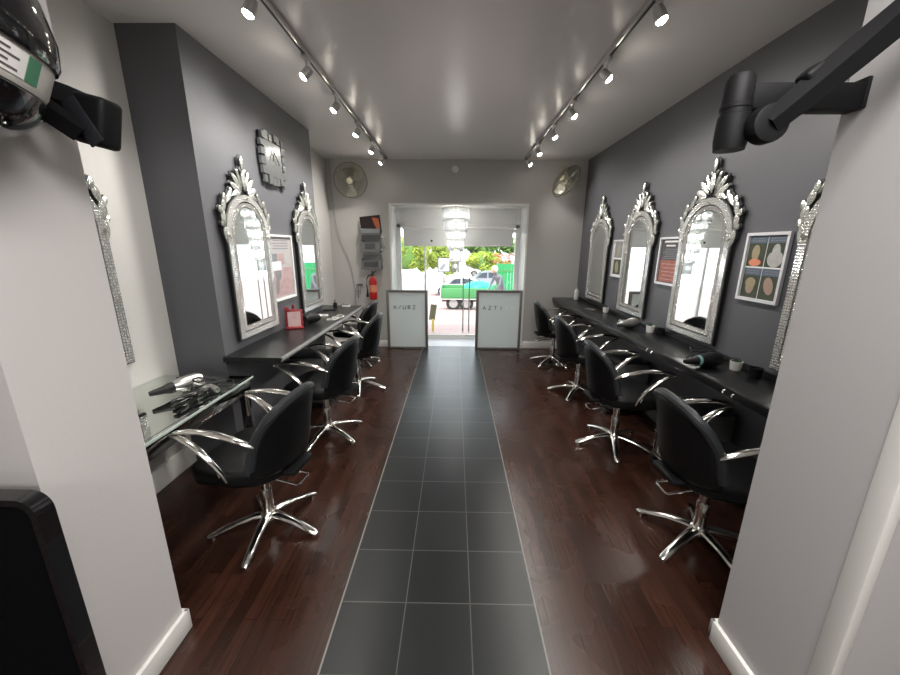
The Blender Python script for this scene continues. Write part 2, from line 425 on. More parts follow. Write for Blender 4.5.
# ------------------------------------------------------------ frosted screens in the opening
def glyph(mb, strokes, u0, v0, sz, fr, w0, w1, th=.008):
    for (a, b, c, d) in strokes:
        p = Vector((u0+a*sz*.75, v0+b*sz)); q = Vector((u0+c*sz*.75, v0+d*sz)); dd = (q-p).normalized(); n = Vector((-dd.y, dd.x))*th/2
        mb.prism([tuple(p+n), tuple(q+n), tuple(q-n), tuple(p-n)], fr, w0, w1)
GL = {'A': [(0, 0, .5, 1), (.5, 1, 1, 0), (.2, .4, .8, .4)], 'Z': [(0, 1, 1, 1), (1, 1, 0, 0), (0, 0, 1, 0)], 'T': [(0, 1, 1, 1), (.5, 1, .5, 0)],
      'I': [(.5, 0, .5, 1)], 'M': [(0, 0, 0, 1), (0, 1, .5, .3), (.5, .3, 1, 1), (1, 1, 1, 0)], 'X': [(0, 0, 1, 1), (0, 1, 1, 0)], 'V': [(0, 1, .5, 0), (.5, 0, 1, 1)],
      'U': [(0, 1, 0, 0), (0, 0, 1, 0), (1, 0, 1, 1)], 'B': [(0, 0, 0, 1), (0, 1, 1, .9), (1, .9, .1, .5), (.1, .5, 1, .2), (1, .2, 0, 0)], '/': [(0, 0, 1, 1)], 'L': [(0, 1, 0, 0), (0, 0, 1, 0)],
      'S': [(1, 1, 0, .9), (0, .9, 0, .55), (0, .55, 1, .45), (1, .45, 1, .1), (1, .1, 0, 0)], 'E': [(0, 0, 0, 1), (0, 1, 1, 1), (0, .5, .8, .5), (0, 0, 1, 0)]}
def screen(x0, x1, z1, label, word, mats):
    cx = (x0+x1)/2; y = 5.69
    t = thing('glass_screen', label, 'screen', (cx, y, 0), group='waist-high frosted screens at the entrance')
    h = (x1-x0)/2; f = .042
    fm = MB().bb(-h, -h+f, -.02, .02, 0, z1, .004).bb(h-f, h, -.02, .02, 0, z1, .004).bb(-h+f, h-f, -.02, .02, z1-f*.9, z1, .004).bb(-h+f, h-f, -.02, .02, .0, .03, .004)
    fm.build('frame', M['greyframe'], t)
    MB().bb(-h+f, -h+f+.012, -.016, .016, .03, z1-f).bb(h-f-.012, h-f, -.016, .016, .03, z1-f).bb(-h+f, h-f, -.016, .016, z1-f-.01, z1-f*.9).build('bead', M['trim'], t)
    MB().bb(-h+f+.012, h-f-.012, -.005, .005, .03, z1-f).build('frosted_glass', M['frosted'], t, smooth=False)
    n = len(word); span = (x1-x0)-.2
    for i, c in enumerate(word):
        mb = MB(); u = -span/2+span*(i+.15)/n
        glyph(mb, GL[c], u, .655, .055, lambda a, b, w: (a, w, b), -.008, -.0055, .011)
        o = mb.build('letter', mats[i], t, smooth=False)
    return t
D, Lt = M['dark_letter'], M['light_letter']
screen(-1.082, -.425, .955, 'waist-high grey-framed frosted glass screen left of the entrance doors', 'X/UBZI', [D, D, D, D, D, Lt])
screen(.342, 1.074, .965, 'waist-high grey-framed frosted glass screen right of the entrance doors', 'AZTITM', [D, D, D, D, Lt, Lt])

# ------------------------------------------------------------ styling chair
def chair_back():
    bm = bmesh.new(); NU, NV = 10, 9
    def pt(s, t, side):
        W = .254-.062*t**1.8
        z = .455+.425*t
        z -= .065*max(0, (t-.5)/.5)**1.3*abs(s)**2.4
        z += .05*max(0, (.35-t)/.35)*abs(s)**3
        wrap = (.085*(1-t)+.05*t+.03*math.sin(PI*t))*abs(s)**2.2
        x = -.205-.075*t**.8+wrap
        y = s*W
        th = .026+.004*t
        k = (1-abs(s)**4*.3)*(1-abs(2*t-1)**6*.3)
        nx = th*k*side
        return (x+nx, y, z)
    G = {}
    for side in (1, -1):
        for i in range(NU+1):
            for j in range(NV+1):
                G[side, i, j] = bm.verts.new(pt(-1+2*i/NU, j/NV, side))
    for side in (1, -1):
        for i in range(NU):
            for j in range(NV):
                f = [G[side, i, j], G[side, i+1, j], G[side, i+1, j+1], G[side, i, j+1]]
                bm.faces.new(f if side > 0 else f[::-1])
    def stitch(a, b): bm.faces.new((G[1, *a], G[1, *b], G[-1, *b], G[-1, *a]))
    for i in range(NU): stitch((i, 0), (i+1, 0)); stitch((i+1, NV), (i, NV))
    for j in range(NV): stitch((0, j+1), (0, j)); stitch((NU, j), (NU, j+1))
    m = MB(); m.bm.free(); m.bm = bm
    # rim piping path
    rim = []
    def c(s, t): a = Vector(pt(s, t, 1)); b = Vector(pt(s, t, -1)); return (a+b)/2
    for j in range(2, 13): rim.append(c(-1, j/12))
    for i in range(1, 16): rim.append(c(-1+2*i/16, 1))
    for j in range(12, 1, -1): rim.append(c(1, j/12))
    return m, rim
def make_chair(label):
    t = thing('styling_chair', label, 'chair', group='black styling chairs along the counters')
    m, rim = chair_back()
    b = m.build('backrest', M['black_leather'], t, subsurf=1)
    rm = MB().tube(rim, .0255, 10, flat=(1.0, 1.0)); rm.build('piping', M['black_rim_sheen'], b)
    s = MB()
    sp = [(.27, -.15), (.27, .15), (.25, .21), (.19, .245), (-.02, .245), (-.12, .215), (-.185, .15), (-.20, .05), (-.20, -.05), (-.185, -.15), (-.12, -.215), (-.02, -.245), (.19, -.245), (.25, -.21)]
    s.prism(sp, lambda u, v, w: (u, v, w), .42, .515); bmesh.ops.bevel(s.bm, geom=[e for e in s.bm.edges if abs(e.verts[0].co.z-e.verts[1].co.z) < 1e-6], offset=.03, segments=3, affect='EDGES', profile=.5)
    s.build('seat', M['black_leather'], t)
    MB().box((-.02, 0, .412), (.26, .22, .02), .005).box((-.2, 0, .44), (.12, .2, .03), .01).build('seat_plate', M['blackplastic'], t)
    col = MB().cyl((0, 0, .09), (0, 0, .41), .026, n=24).cyl((0, 0, .08), (0, 0, .26), .034, .031, 24, .003)
    col.build('column', M['chrome'], t)
    pl = MB(); pl.tube([(-.03, -.05, .375), (-.15, -.055, .365), (-.24, -.055, .345), (-.25, -.04, .342), (-.25, .04, .342), (-.24, .055, .345), (-.03, .05, .375)], .007, 8)
    pl.build('pump_lever', M['chrome'], t)
    for sgn in (-1, 1):
        y = .265*sgn
        rail = [(-.165, y*.93, .680), (-.14, y*.97, .697), (-.08, y*1.0, .722), (.0, y, .740), (.08, y, .748), (.16, y, .745), (.22, y, .735), (.262, y, .722), (.275, y, .712)]
        a = MB().tube(rail, [.013, .018, .020, .020, .0185, .017, .015, .012, .007], 12, flat=(.95, .7))
        st = [(.268, y, .710), (.225, y, .700), (.17, y, .675), (.11, y, .63), (.06, y*.985, .575), (.025, y*.965, .52), (.012, y*.94, .47)]
        a.tube(st, [.006, .0115, .014, .0145, .014, .013, .012], 12, flat=(1.1, .75))
        st2 = [(.255, y*.93, .712), (.2, y*.93, .69), (.14, y*.92, .645), (.09, y*.92, .59), (.06, y*.92, .53), (.05, y*.92, .49)]
        a.tube(st2, [.004, .006, .0065, .0065, .0065, .006], 8)
        a.build('armrest', M['chrome'], t)
    base = thing_part('star_base', t, (0, 0, 0))
    MB().lathe([(.040, .055), (.05, .065), (.047, .095), (.036, .108), (.0, .108)], n=24).build('hub', M['chrome'], base)
    for k in range(5):
        a = 2*PI*k/5; d = Vector((math.cos(a), math.sin(a), 0))
        pts = [d*.02+Vector((0, 0, .088)), d*.08+Vector((0, 0, .085)), d*.16+Vector((0, 0, .070)), d*.24+Vector((0, 0, .045)), d*.30+Vector((0, 0, .023)), d*.318+Vector((0, 0, .017))]
        lg = MB().tube(pts, [.028, .027, .024, .022, .021, .013], 12, flat=(1, .62))
        lg.cyl(d*.296+Vector((0, 0, 0.0)), d*.296+Vector((0, 0, .02)), .012, n=12)
        lg.build('leg', M['chrome'], base)
    return t
def thing_part(name, parent, loc):
    o = bpy.data.objects.new(name, None); COL.objects.link(o); o.parent = parent; o.location = loc; o.empty_display_size = .05; return o
chair0 = make_chair('')
def set_star(c, ang):
    for ch in kids(c):
        if ch.name.startswith('star_base'): ch.rotation_euler = (0, 0, ang)
CH = [  # x, y, facing deg, star deg (world), label
    (-1.085, 1.80, 172, 58, 'black styling chair nearest the camera on the left, at the glass table'),
    (-1.105, 2.877, 173, 41, 'second black styling chair from the camera on the left'),
    (-1.113, 3.957, 174, 67, 'third black styling chair from the camera on the left, its back toward the tile path'),
    (-1.37, 4.90, 174, 30, 'farthest black styling chair on the left, in front of the fire extinguisher'),
    (1.395, 1.735, 0, -8, 'black styling chair nearest the camera on the right, partly behind the right pillar'),
    (1.36, 2.774, 0, 37, 'second black styling chair from the camera on the right'),
    (1.41, 3.879, 4, 19, 'third black styling chair from the camera on the right'),
    (1.417, 4.993, 3, 7, 'farthest black styling chair on the right, by the pale end wall')]
for i, (x, y, f, s, lb) in enumerate(CH):
    c = chair0 if i == 0 else copy_tree(chair0)
    c.location = (x, y, 0); c.rotation_euler = (0, 0, R_(f)); c['label'] = lb
    set_star(c, R_(s-f))

# ------------------------------------------------------------ counters
ct = thing('worktop', 'long narrow black worktop running along the right grey wall', 'worktop', (XR, 3.6, 0))
def rel(o, x0, x1, y0, y1): lx, ly, _ = o.location; return (x0-lx, x1-lx, y0-ly, y1-ly)
MB().bb(*rel(ct, 1.575, XR-.003, 1.22, Y_END-.012), .812, .85, .004).build('top_slab', M['counter'], ct)
MB().bb(*rel(ct, XR-.02, XR, 1.22, Y_END-.02), .85, .885, .003).build('upstand', M['counteredge'], ct)
MB().bb(*rel(ct, 1.568, 1.575, 1.22, Y_END-.012), .80, .848, .002).build('front_edge', M['counteredge'], ct)
for yy in (1.93, 2.79):
    k = MB()
    for d in (-.035, .035): k.tube([(1.569-XR, yy-3.6+d, .832), (1.558-XR, yy-3.6+d, .826), (1.556-XR, yy-3.6+d, .818), (1.560-XR, yy-3.6+d, .812)], .004, 8)
    k.build('hook', M['brushed'], ct)
for yy in (1.5, 2.62, 3.78, 4.9):
    MB().bb(XR-.25-XR, -.001, yy-3.6-.012, yy-3.6+.012, .785, .812).build('bracket', M['counteredge'], ct)
cl = thing('worktop', 'black worktop on the left projecting from the grey chimney breast', 'worktop', (XL_BR, 3.6, 0))
m_ = MB(); poly = [(XL_BR, 2.42), (-1.225, 2.42), (-1.225, 4.78), (XL_FAR, 4.78), (XL_FAR, 4.423), (XL_BR, 4.423)]
m_.prism([(a-XL_BR, b-3.6) for a, b in poly], lambda u, v, w: (u, v, w), .812, .85); m_.build('top_slab', M['counter'], cl, smooth=False)
MB().tube([(XL_BR*-1-1.225, 2.42-3.6, .835), (XL_BR*-1-1.225, 4.78-3.6, .835)], .0165, 10).build('front_edge', M['greyframe'], cl)
for yy in (2.62, 3.4, 4.3):
    MB().bb(.001, .2, yy-3.6-.012, yy-3.6+.012, .785, .812).build('bracket', M['counteredge'], cl)

# magazine cabinets under the counters
def mag_cab(x, y, rz, label):
    t = thing('magazine_cabinet', label, 'cabinet', (x, y, 0), rz, group='low magazine cabinets under the worktops')
    W, Dp, H_ = .28, .33, .55      # width along local y, depth local x (front at +x)
    b = MB()
    b.bb(-Dp/2, Dp/2, -W/2, -W/2+.016, .06, H_-.018, .002).bb(-Dp/2, Dp/2, W/2-.016, W/2, .06, H_-.018, .002)
    b.bb(-Dp/2, -Dp/2+.012, -W/2+.016, W/2-.016, .06, H_-.018).bb(-Dp/2, Dp/2, -W/2+.016, W/2-.016, .06, .078)
    b.build('body', M['cabinet'], t)
    MB().bb(-Dp/2-.005, Dp/2+.005, -W/2-.005, W/2+.005, H_-.018, H_, .003).build('top_panel', M['cabtop'], t)
    MB().bb(-Dp/2+.02, Dp/2+.03, -W/2+.01, W/2-.01, .0, .05, .004).build('plinth', M['blackgloss'], t)
    wr = MB()
    xx = Dp/2+.035
    for z in (.11, .29, .47): wr.tube([(xx-.03, -W/2+.01, z), (xx, -W/2+.02, z), (xx, W/2-.02, z), (xx-.03, W/2-.01, z)], .004, 8)
    for k in range(4):
        yy = -W/2+.03+k*(W-.06)/3
        wr.tube([(xx, yy, .08), (xx, yy, .5)], .003, 8)
    wr.build('wire_rack', M['chrome'], t)
    return t
def mag(t, y, z, k, lab):
    # magazines leaning in the rack are things of their own
    c, s = math.cos(t.rotation_euler.z), math.sin(t.rotation_euler.z)
    lx = .165+.012
    o = MB().box((0, 0, 0), (.008, .19-.01*k, .155), .002).build('magazine', M['magazine'] if k % 2 == 0 else M['paper'])
    o.location = (t.location.x+c*lx-s*y, t.location.y+s*lx+c*y, z); o.rotation_euler = (0, 0, t.rotation_euler.z)
    tag(o, lab, 'magazine', 'magazines in the low wire racks')
cabs = [(1.73, 2.375, PI, 'low dark grey magazine cabinet under the right worktop, nearest the camera', 'beside the nearest right chair'),
        (1.73, 3.47, PI, 'low dark grey magazine cabinet between the second and third right chairs', 'between the second and third right chairs'),
        (-1.47, 3.545, 0, 'low dark grey magazine cabinet under the left worktop, beyond the second chair', 'under the left worktop')]
for x, y, rz, lb, w_ in cabs:
    t = mag_cab(x, y, rz, lb)
    mag(t, 0, .38, 0, 'printed magazine, upper tier of the rack '+w_)
    mag(t, 0, .19, 1, 'pale magazine, lower tier of the rack '+w_)

# glass styling table in the left alcove
gt = thing('glass_table', 'glass-topped styling table with mirrored front in the left white alcove', 'table', (XL_ALC, 1.8, 0))
MB().bb(.006, .59, -.585, .52, .738, .750).build('mirrored_top', M['greenmirror'], gt, smooth=False)
MB().bb(.59, .596, -.585, .52, .738, .7495).build('bevel_line', M['black'], gt, smooth=False)
MB().bb(.596, .614, -.585, .52, .738, .750).build('bevelled_border', M['greenmirror'], gt, smooth=False)
MB().bb(.614, .622, -.585, .52, .737, .751, .002).build('glass_edge', M['glassedge'], gt)
MB().bb(.59, .604, -.585, .50, .652, .735, .002).build('mirrored_front', M['mirrordark'], gt)
MB().bb(.01, .585, -.585, .50, .652, .664).build('lower_panel', M['mirrordark'], gt, smooth=False)
MB().bb(.006, .58, .50, .512, .652, .736).build('end_panel', M['cabtop'], gt, smooth=False)
MB().box((.575, .47, .326), (.05, .05, .65), .004).build('leg', M['blackgloss'], gt)
MB().box((.575, -.56, .326), (.05, .05, .65), .004).build('leg', M['blackgloss'], gt)
MB().cyl((.61, .43, .50), (.61, .43, .65), .012).build('chrome_peg', M['chrome'], gt)

# ------------------------------------------------------------ Venetian mirrors
HW = .29; VS = 1.70; VB = .93
def outline(off, n=22):
    w = HW-off; v0 = VB+off; pts = [(-w, v0)]
    k = 10
    for i in range(k+1): pts.append((-w, v0+(VS-v0)*i/k)) if i else None
    for i in range(1, n): a = PI-PI*i/n; pts.append((w*math.cos(a), VS+(w)*math.sin(a)))
    for i in range(k+1): pts.append((w, VS+(v0-VS)*i/k))
    return pts
def leafpoly(u, v, ang, ln, wd, fr, w0, mb, n=7):
    a = R_(ang); d = Vector((math.cos(a), math.sin(a))); q = Vector((-d.y, d.x))
    L, Rr = [], []
    for i in range(n+1):
        t = i/n; k = math.sin(PI*t**1.25)**.7*wd/2 if 0 < t < 1 else 0
        p = Vector((u, v))+d*ln*t
        L.append(p+q*k); Rr.append(p-q*k)
    ring = L+list(reversed(Rr[1:-1]))
    bot = [mb.bm.verts.new(fr(p.x, p.y, w0)) for p in ring]
    top = [mb.bm.verts.new(fr(p.x, p.y, w0+.006)) for p in ring]
    rid = [mb.bm.verts.new(fr(*(Vector((u, v))+d*ln*t), w0+.014)) for t in (.25, .5, .75)]
    m = len(ring)
    for i in range(m): mb.bm.faces.new((bot[i], bot[(i+1) % m], top[(i+1) % m], top[i]))
    mb.bm.faces.new(list(reversed(bot)))
    # ridge fans
    def near(i): t = (i if i <= n else m-i)/n; return 0 if t < .375 else (1 if t < .625 else 2)
    for i in range(m):
        j = (i+1) % m; a_, b_ = near(i), near(j)
        if a_ == b_: mb.bm.faces.new((top[i], top[j], rid[a_]))
        else: mb.bm.faces.new((top[i], top[j], rid[b_], rid[a_]))
CREST = [(0, 2.02, 90, .15, .055), (0, 2.165, 90, .10, .042), (-.012, 2.145, 128, .045, .022), (.012, 2.145, 52, .045, .022),
         (-.028, 2.04, 112, .125, .030), (.028, 2.04, 68, .125, .030), (-.03, 2.02, 138, .155, .046), (.03, 2.02, 42, .155, .046),
         (-.04, 2.005, 160, .145, .046), (.04, 2.005, 20, .145, .046), (-.05, 1.995, 182, .10, .036), (.05, 1.995, -2, .10, .036), (-.058, 2.105, 105, .06, .026), (.058, 2.105, 75, .06, .026)]
SIDE = [(.292, 1.63, 86, .13, .042), (.305, 1.735, 62, .055, .03), (.305, 1.745, 92, .12, .048), (.315, 1.825, 75, .06, .034), (.30, 1.835, 106, .11, .044), (.27, 1.905, 95, .07, .036), (.255, 1.905, 130, .13, .042), (.185, 1.965, 100, .06, .03), (.17, 1.965, 150, .10, .034)]
def make_mirror():
    t = thing('wall_mirror', '', 'mirror', group='ornate arched mirrors on the side walls')
    F = lambda u, v, w: (-w, u, v)        # hangs on a wall at x=0, facing -x
    o0 = outline(-.010)
    b = MB().prism(o0, F, .012, .032)
    for args in CREST: leafpoly(*args[:3], args[3]*1.05+.006, args[4]+.022, F, .016, b)
    for s in (-1, 1):
        for (u, v, a, ln, wd) in SIDE: leafpoly(s*u, v, a if s > 0 else 180-a, ln*1.05+.006, wd+.020, F, .016, b)
    b.build('backing', M['black'], t, smooth=False)
    MB().prism(outline(.092), F, .030, .036).build('mirror_glass', M['mirror'], t, smooth=False)
    MB().band(outline(0), outline(.046), F, .030, .044, closed=True).build('outer_border', M['facet'], t)
    MB().band(outline(.055), outline(.087), F, .030, .041, closed=True).build('inner_border', M['facet2'], t)
    # dark joints: small rosettes at springing line, corners
    for s in (-1, 1):
        r = MB().cyl(F(s*.268, VS-.01, .040), F(s*.268, VS-.01, .050), .014, n=12)
        r.build('rosette', M['chrome'], t)
    MB().cyl(F(0, 1.965, .04), F(0, 1.965, .05), .012, n=12).build('rosette', M['chrome'], t)
    cr = MB()
    for args in CREST: leafpoly(*args, F, .033 if args[2] == 90 else .030, cr)
    cr.build('crest', M['leafglass'], t)
    for s in (-1, 1):
        sw = MB()
        for (u, v, a, ln, wd) in SIDE: leafpoly(s*u, v, a if s > 0 else 180-a, ln, wd, F, .030, sw)
        sw.build('side_scroll', M['leafglass'], t)
    return t
mir0 = make_mirror()
MIR = [(XR, 1.80, 0, 'ornate arched mirror on the right wall, mostly hidden behind the right pillar'),
       (XR, 2.90, 0, 'largest-looking ornate arched mirror on the right wall, between the two near posters'),
       (XR, 3.93, 0, 'ornate arched mirror on the right wall reflecting the bright shop window'),
       (XR, 4.97, 0, 'farthest ornate arched mirror on the right wall, by the end corner'),
       (XL_BR, 2.90, PI, 'ornate arched mirror on the left chimney breast, nearer than the pink poster'),
       (XL_BR, 4.07, PI, 'ornate arched mirror on the left chimney breast beyond the pink poster'),
       (XL_ALC, 1.79, PI, 'ornate arched mirror in the white alcove, only a sliver seen past the left pillar')]
for i, (x, y, rz, lb) in enumerate(MIR):
    c = mir0 if i == 0 else copy_tree(mir0)
    c.location = (x-(.003 if x > 0 else -.003), y, 0); c.rotation_euler = (0, 0, rz); c['label'] = lb

# ------------------------------------------------------------ mirror clock
ck = thing('wall_clock', 'square mirror-tiled wall clock high on the left grey wall', 'clock', (XL_BR+.003, 3.44, 2.35))
Fc = lambda u, v, w: (w, u, v)
k = MB().prism([(-.20, -.19), (.20, -.19), (.20, .19), (-.20, .19)], Fc, .004, .020); k.build('backing', M['black'], ck, smooth=False)
MB().prism([(-.15, -.14), (.15, -.14), (.15, .14), (-.15, .14)], Fc, .024, .030).build('clock_face', M['clocksilver'], ck, smooth=False)
rr = random.Random(3)
def ctile(u, v, sx, sy):
    w = .02+rr.random()*.014; mb = MB()
    a = (rr.random()-.5)*.16; b2 = (rr.random()-.5)*.16
    F2 = lambda uu, vv, ww: (ww+(a*(uu-u)+b2*(vv-v) if ww > .021 else 0), uu, vv)
    mb.prism([(u-sx/2, v-sy/2), (u+sx/2, v-sy/2), (u+sx/2, v+sy/2), (u-sx/2, v+sy/2)], F2, .014, w+.012)
    mb.build('mirror_tile', M['clocksilver'], ck, smooth=False)
for i in range(6):
    p = -.175+.07*i
    for s in (-1, 1):
        sz = .042+.022*rr.random()
        ctile(p, s*(.165+.02*rr.random()), sz, sz+.01)
        if 0 < i < 5: ctile(s*(.175+.02*rr.random()), p, sz+.01, sz)
MB().box((.042, -.02, .03), (.003, .012, .10), rot=Matrix.Rotation(R_(-25), 4, 'X')).box((.042, .035, .02), (.003, .010, .13), rot=Matrix.Rotation(R_(40), 4, 'X')).build('clock_hands', M['black'], ck, smooth=False)

# ------------------------------------------------------------ framed posters
def poster(x, y, z, w, h, rz, label, fm, fill, fw=.018):
    t = thing('framed_poster', label, 'poster', (x, y, z), rz, group='framed posters between the mirrors')
    F = lambda u, v, q: (-q, u, v)
    O = [(-w/2, -h/2), (w/2, -h/2), (w/2, h/2), (-w/2, h/2)]; I = [(-w/2+fw, -h/2+fw), (w/2-fw, -h/2+fw), (w/2-fw, h/2-fw), (-w/2+fw, h/2-fw)]
    MB().band(O, I, F, .004, .024, closed=True).build('frame', fm, t, smooth=False)
    pr = MB().prism(I, F, .004, .010).build('print', fill, t, smooth=False)
    return t, F
def art(t, F, nm, poly, m, lv=1):
    return MB().prism(poly, F, .010, .0105+.0006*lv).build(nm, m, t, smooth=False)
def rect(a, b, c, d): return [(a, c), (b, c), (b, d), (a, d)]
def ell(cx, cy, rx, ry, n=18, rot=0):
    return [(cx+rx*math.cos(2*PI*i/n)*math.cos(rot)-ry*math.sin(2*PI*i/n)*math.sin(rot), cy+rx*math.cos(2*PI*i/n)*math.sin(rot)+ry*math.sin(2*PI*i/n)*math.cos(rot)) for i in range(n)]
# local u runs +y (away from the camera) on the right wall; seen from inside, left in the picture is +u
# four hairstyle photos
t, F = poster(XR-.002, 2.33, 1.507, .32, .43, 0, 'silver-framed poster of four hairstyle photographs on the right wall, nearest the camera', M['silverframe'], M['paper'])
for (u0, v0) in ((.003, .005), (-.139, .005), (.003, -.195), (-.139, -.195)):
    art(t, F, 'photograph', rect(u0, u0+.136, v0, v0+.19), M['photo_green'])
    art(t, F, 'photo_caption', rect(u0, u0+.136, v0+.145, v0+.19), M['photo_blue'], 2)
    for j, wv in enumerate((.09, .10)):
        for q in range(6):
            art(t, F, 'caption_mark', rect(u0+.02+q*.017, u0+.031+q*.017, v0+.155+j*.015, v0+.163+j*.015), M['photo_mid'], 3)
art(t, F, 'blonde_bob', ell(.075, .09, .030, .05), M['blonde'], 4); art(t, F, 'orange_top', ell(.07, .03, .048, .023), M['orange'], 5)
art(t, F, 'grey_hair', ell(-.075, .055, .055, .05), M['greyhair'], 4); art(t, F, 'grey_hair', ell(-.075, .10, .028, .045), M['greyhair'], 5)
art(t, F, 'face', ell(.07, -.125, .033, .045), M['skin'], 4); art(t, F, 'short_hair', ell(.07, -.10, .040, .035), M['blonde'], 5)
art(t, F, 'shaved_head', ell(-.07, -.11, .034, .055, rot=-.35), M['skin'], 4)
# salmon poster
t, F = poster(XR-.002, 3.36, 1.508, .33, .425, 0, 'silver-framed grey and salmon notice on the right wall', M['silverframe'], M['photo_grey'])
art(t, F, 'salmon_block', rect(-.13, .13, -.185, .01), M['photo_salmon'])
for j, (w_, z_, hh) in enumerate([(.20, .165, .016), (.14, .13, .014)]): art(t, F, 'heading_bar', rect(-w_/2, w_/2, z_, z_+hh), M['paper'])
for j in range(6): art(t, F, 'text_line', rect(-.11, .11-.02*(j % 3), .022+j*.016, .029+j*.016), M['photo_mid'])
for j in range(5): art(t, F, 'price_line', rect(-.11, .10-.02*(j % 2), -.165+j*.034, -.158+j*.034), M['photo_pink'], 2)
# far poster with two photos
t, F = poster(XR-.002, 4.405, 1.50, .28, .43, 0, 'silver-framed poster of two hair photographs, farthest on the right wall', M['silverframe'], M['paper'])
art(t, F, 'photograph', rect(-.105, .105, .01, .18), M['photo_mid']); art(t, F, 'photograph', rect(-.105, .105, -.185, -.01), M['photo_green'])
art(t, F, 'blonde_hair', ell(0, .085, .035, .07, rot=.2), M['blonde'], 2); art(t, F, 'blonde_hair', ell(.01, -.10, .045, .07, rot=-.2), M['blonde'], 2)
# left pink poster
t, F = poster(XL_BR+.002, 3.435, 1.42, .46, .595, PI, 'white-framed pale pink hair poster between the mirrors on the left wall', M['whiteplastic'], M['poster_ground'])
for j in range(4): art(t, F, 'text_line', rect(-.16, .16-.03*(j % 2), .17+j*.024, .178+j*.024), M['photo_mid'])
for j in range(3): art(t, F, 'photograph', rect(.08-.13*j, .19-.13*j, .03, .13), [M['photo_mid'], M['photo_pink'], M['greyhair']][j])
art(t, F, 'photograph', rect(-.19, .19, -.26, .0), M['photo_pink']); art(t, F, 'dark_hair', ell(.09, -.06, .06, .05), M['photo_mid'], 2); art(t, F, 'dark_hair', ell(.12, -.15, .03, .09, rot=.2), M['photo_mid'], 3)
art(t, F, 'pale_square', rect(.02, .19, -.02, .06), M['paper'], 4)

# ------------------------------------------------------------ track lights
def rail(x, label):
    t = thing('lighting_track', label, 'track', (x, 3.4, CEIL), group='ceiling lighting tracks')
    MB().bb(-.018, .018, -2.15, 2.17, -.035, 0, .003).build('rail', M['brushed'], t)
    MB().bb(-.006, .006, -2.12, 2.14, -.0365, -.0352).build('slot', M['black'], t, smooth=False)
    MB().bb(-.02, .02, 2.16, 2.20, -.038, 0, .003).build('end_feed', M['darkplastic'], t)
rail(-1.0, 'long metal lighting track on the left of the ceiling'); rail(1.0, 'long metal lighting track on the right of the ceiling')
def make_spot():
    t = thing('track_spotlight', '', 'spotlight', group='small silver spotlights on the ceiling tracks')
    MB().box((0, 0, -.047), (.03, .09, .022), .003).build('adapter', M['brushed'], t)
    MB().cyl((0, 0, -.058), (0, 0, -.095), .006, n=10).tube([(0, -.0, -.09), (-.02, 0, -.105), (-.03, 0, -.12)], .004, 8).build('stem', M['brushed'], t)
    h = MB().lathe([(.006, .045), (.022, .04), (.028, .02), (.030, -.015), (.032, -.028), (.027, -.028)], n=20)
    hd = h.build('lamp_head', M['brushed'], t); hd.location = (-.004, 0, -.135)
    lb = MB().lathe([(.0265, -.022), (.024, -.034), (.013, -.042), (.0, -.044)], n=20).build('lamp', M['bulb'], hd)
    return t, hd
sp0, _ = make_spot()
YS_L = [2.067, 2.744, 3.35, 4.03, 4.70, 5.30]; YS_R = [2.117, 2.769, 3.479, 4.083, 4.763, 5.35]
ordn = ['first', 'second', 'third', 'fourth', 'fifth', 'farthest']
first = True
for sx, ys in ((-1, YS_L), (1, YS_R)):
    for i, y in enumerate(ys):
        c = sp0 if first else copy_tree(sp0); first = False
        c.location = (sx*1.0, y, CEIL); c['label'] = '%s lit spotlight from the camera on the %s ceiling track' % (ordn[i], 'left' if sx < 0 else 'right')
        if i == 5: c['label'] = 'farthest lit spotlight on the %s ceiling track, near the end wall' % ('left' if sx < 0 else 'right')
        tilt = R_(24 + 7*((i*3) % 4)); az = R_(-25 + 18*((i*2) % 4))
        for ch in kids(c):
            if ch.name.startswith('lamp_head'):
                ch.rotation_euler = (R_(-8), -tilt*sx, 0)
                hd = ch
        l = lightobj('spot_beam', 'SPOT', (sx*1.0+sx*.03, y, CEIL-.185), 16, (1, .955, .90), spot_size=R_(105), spot_blend=.8, shadow_soft_size=.09)
        l.rotation_euler = (R_(-8), -tilt*sx, 0)
        l.parent = c; l.location = (sx*.026, 0, -.186)

# smoke alarm on the end wall
tag(MB().cyl((-.01, Y_END, 2.735), (-.01, Y_END-.03, 2.735), .05, .042, 24, .006).build('smoke_alarm', M['whiteplastic']), 'small round white alarm on the end wall above the shopfront', 'alarm')

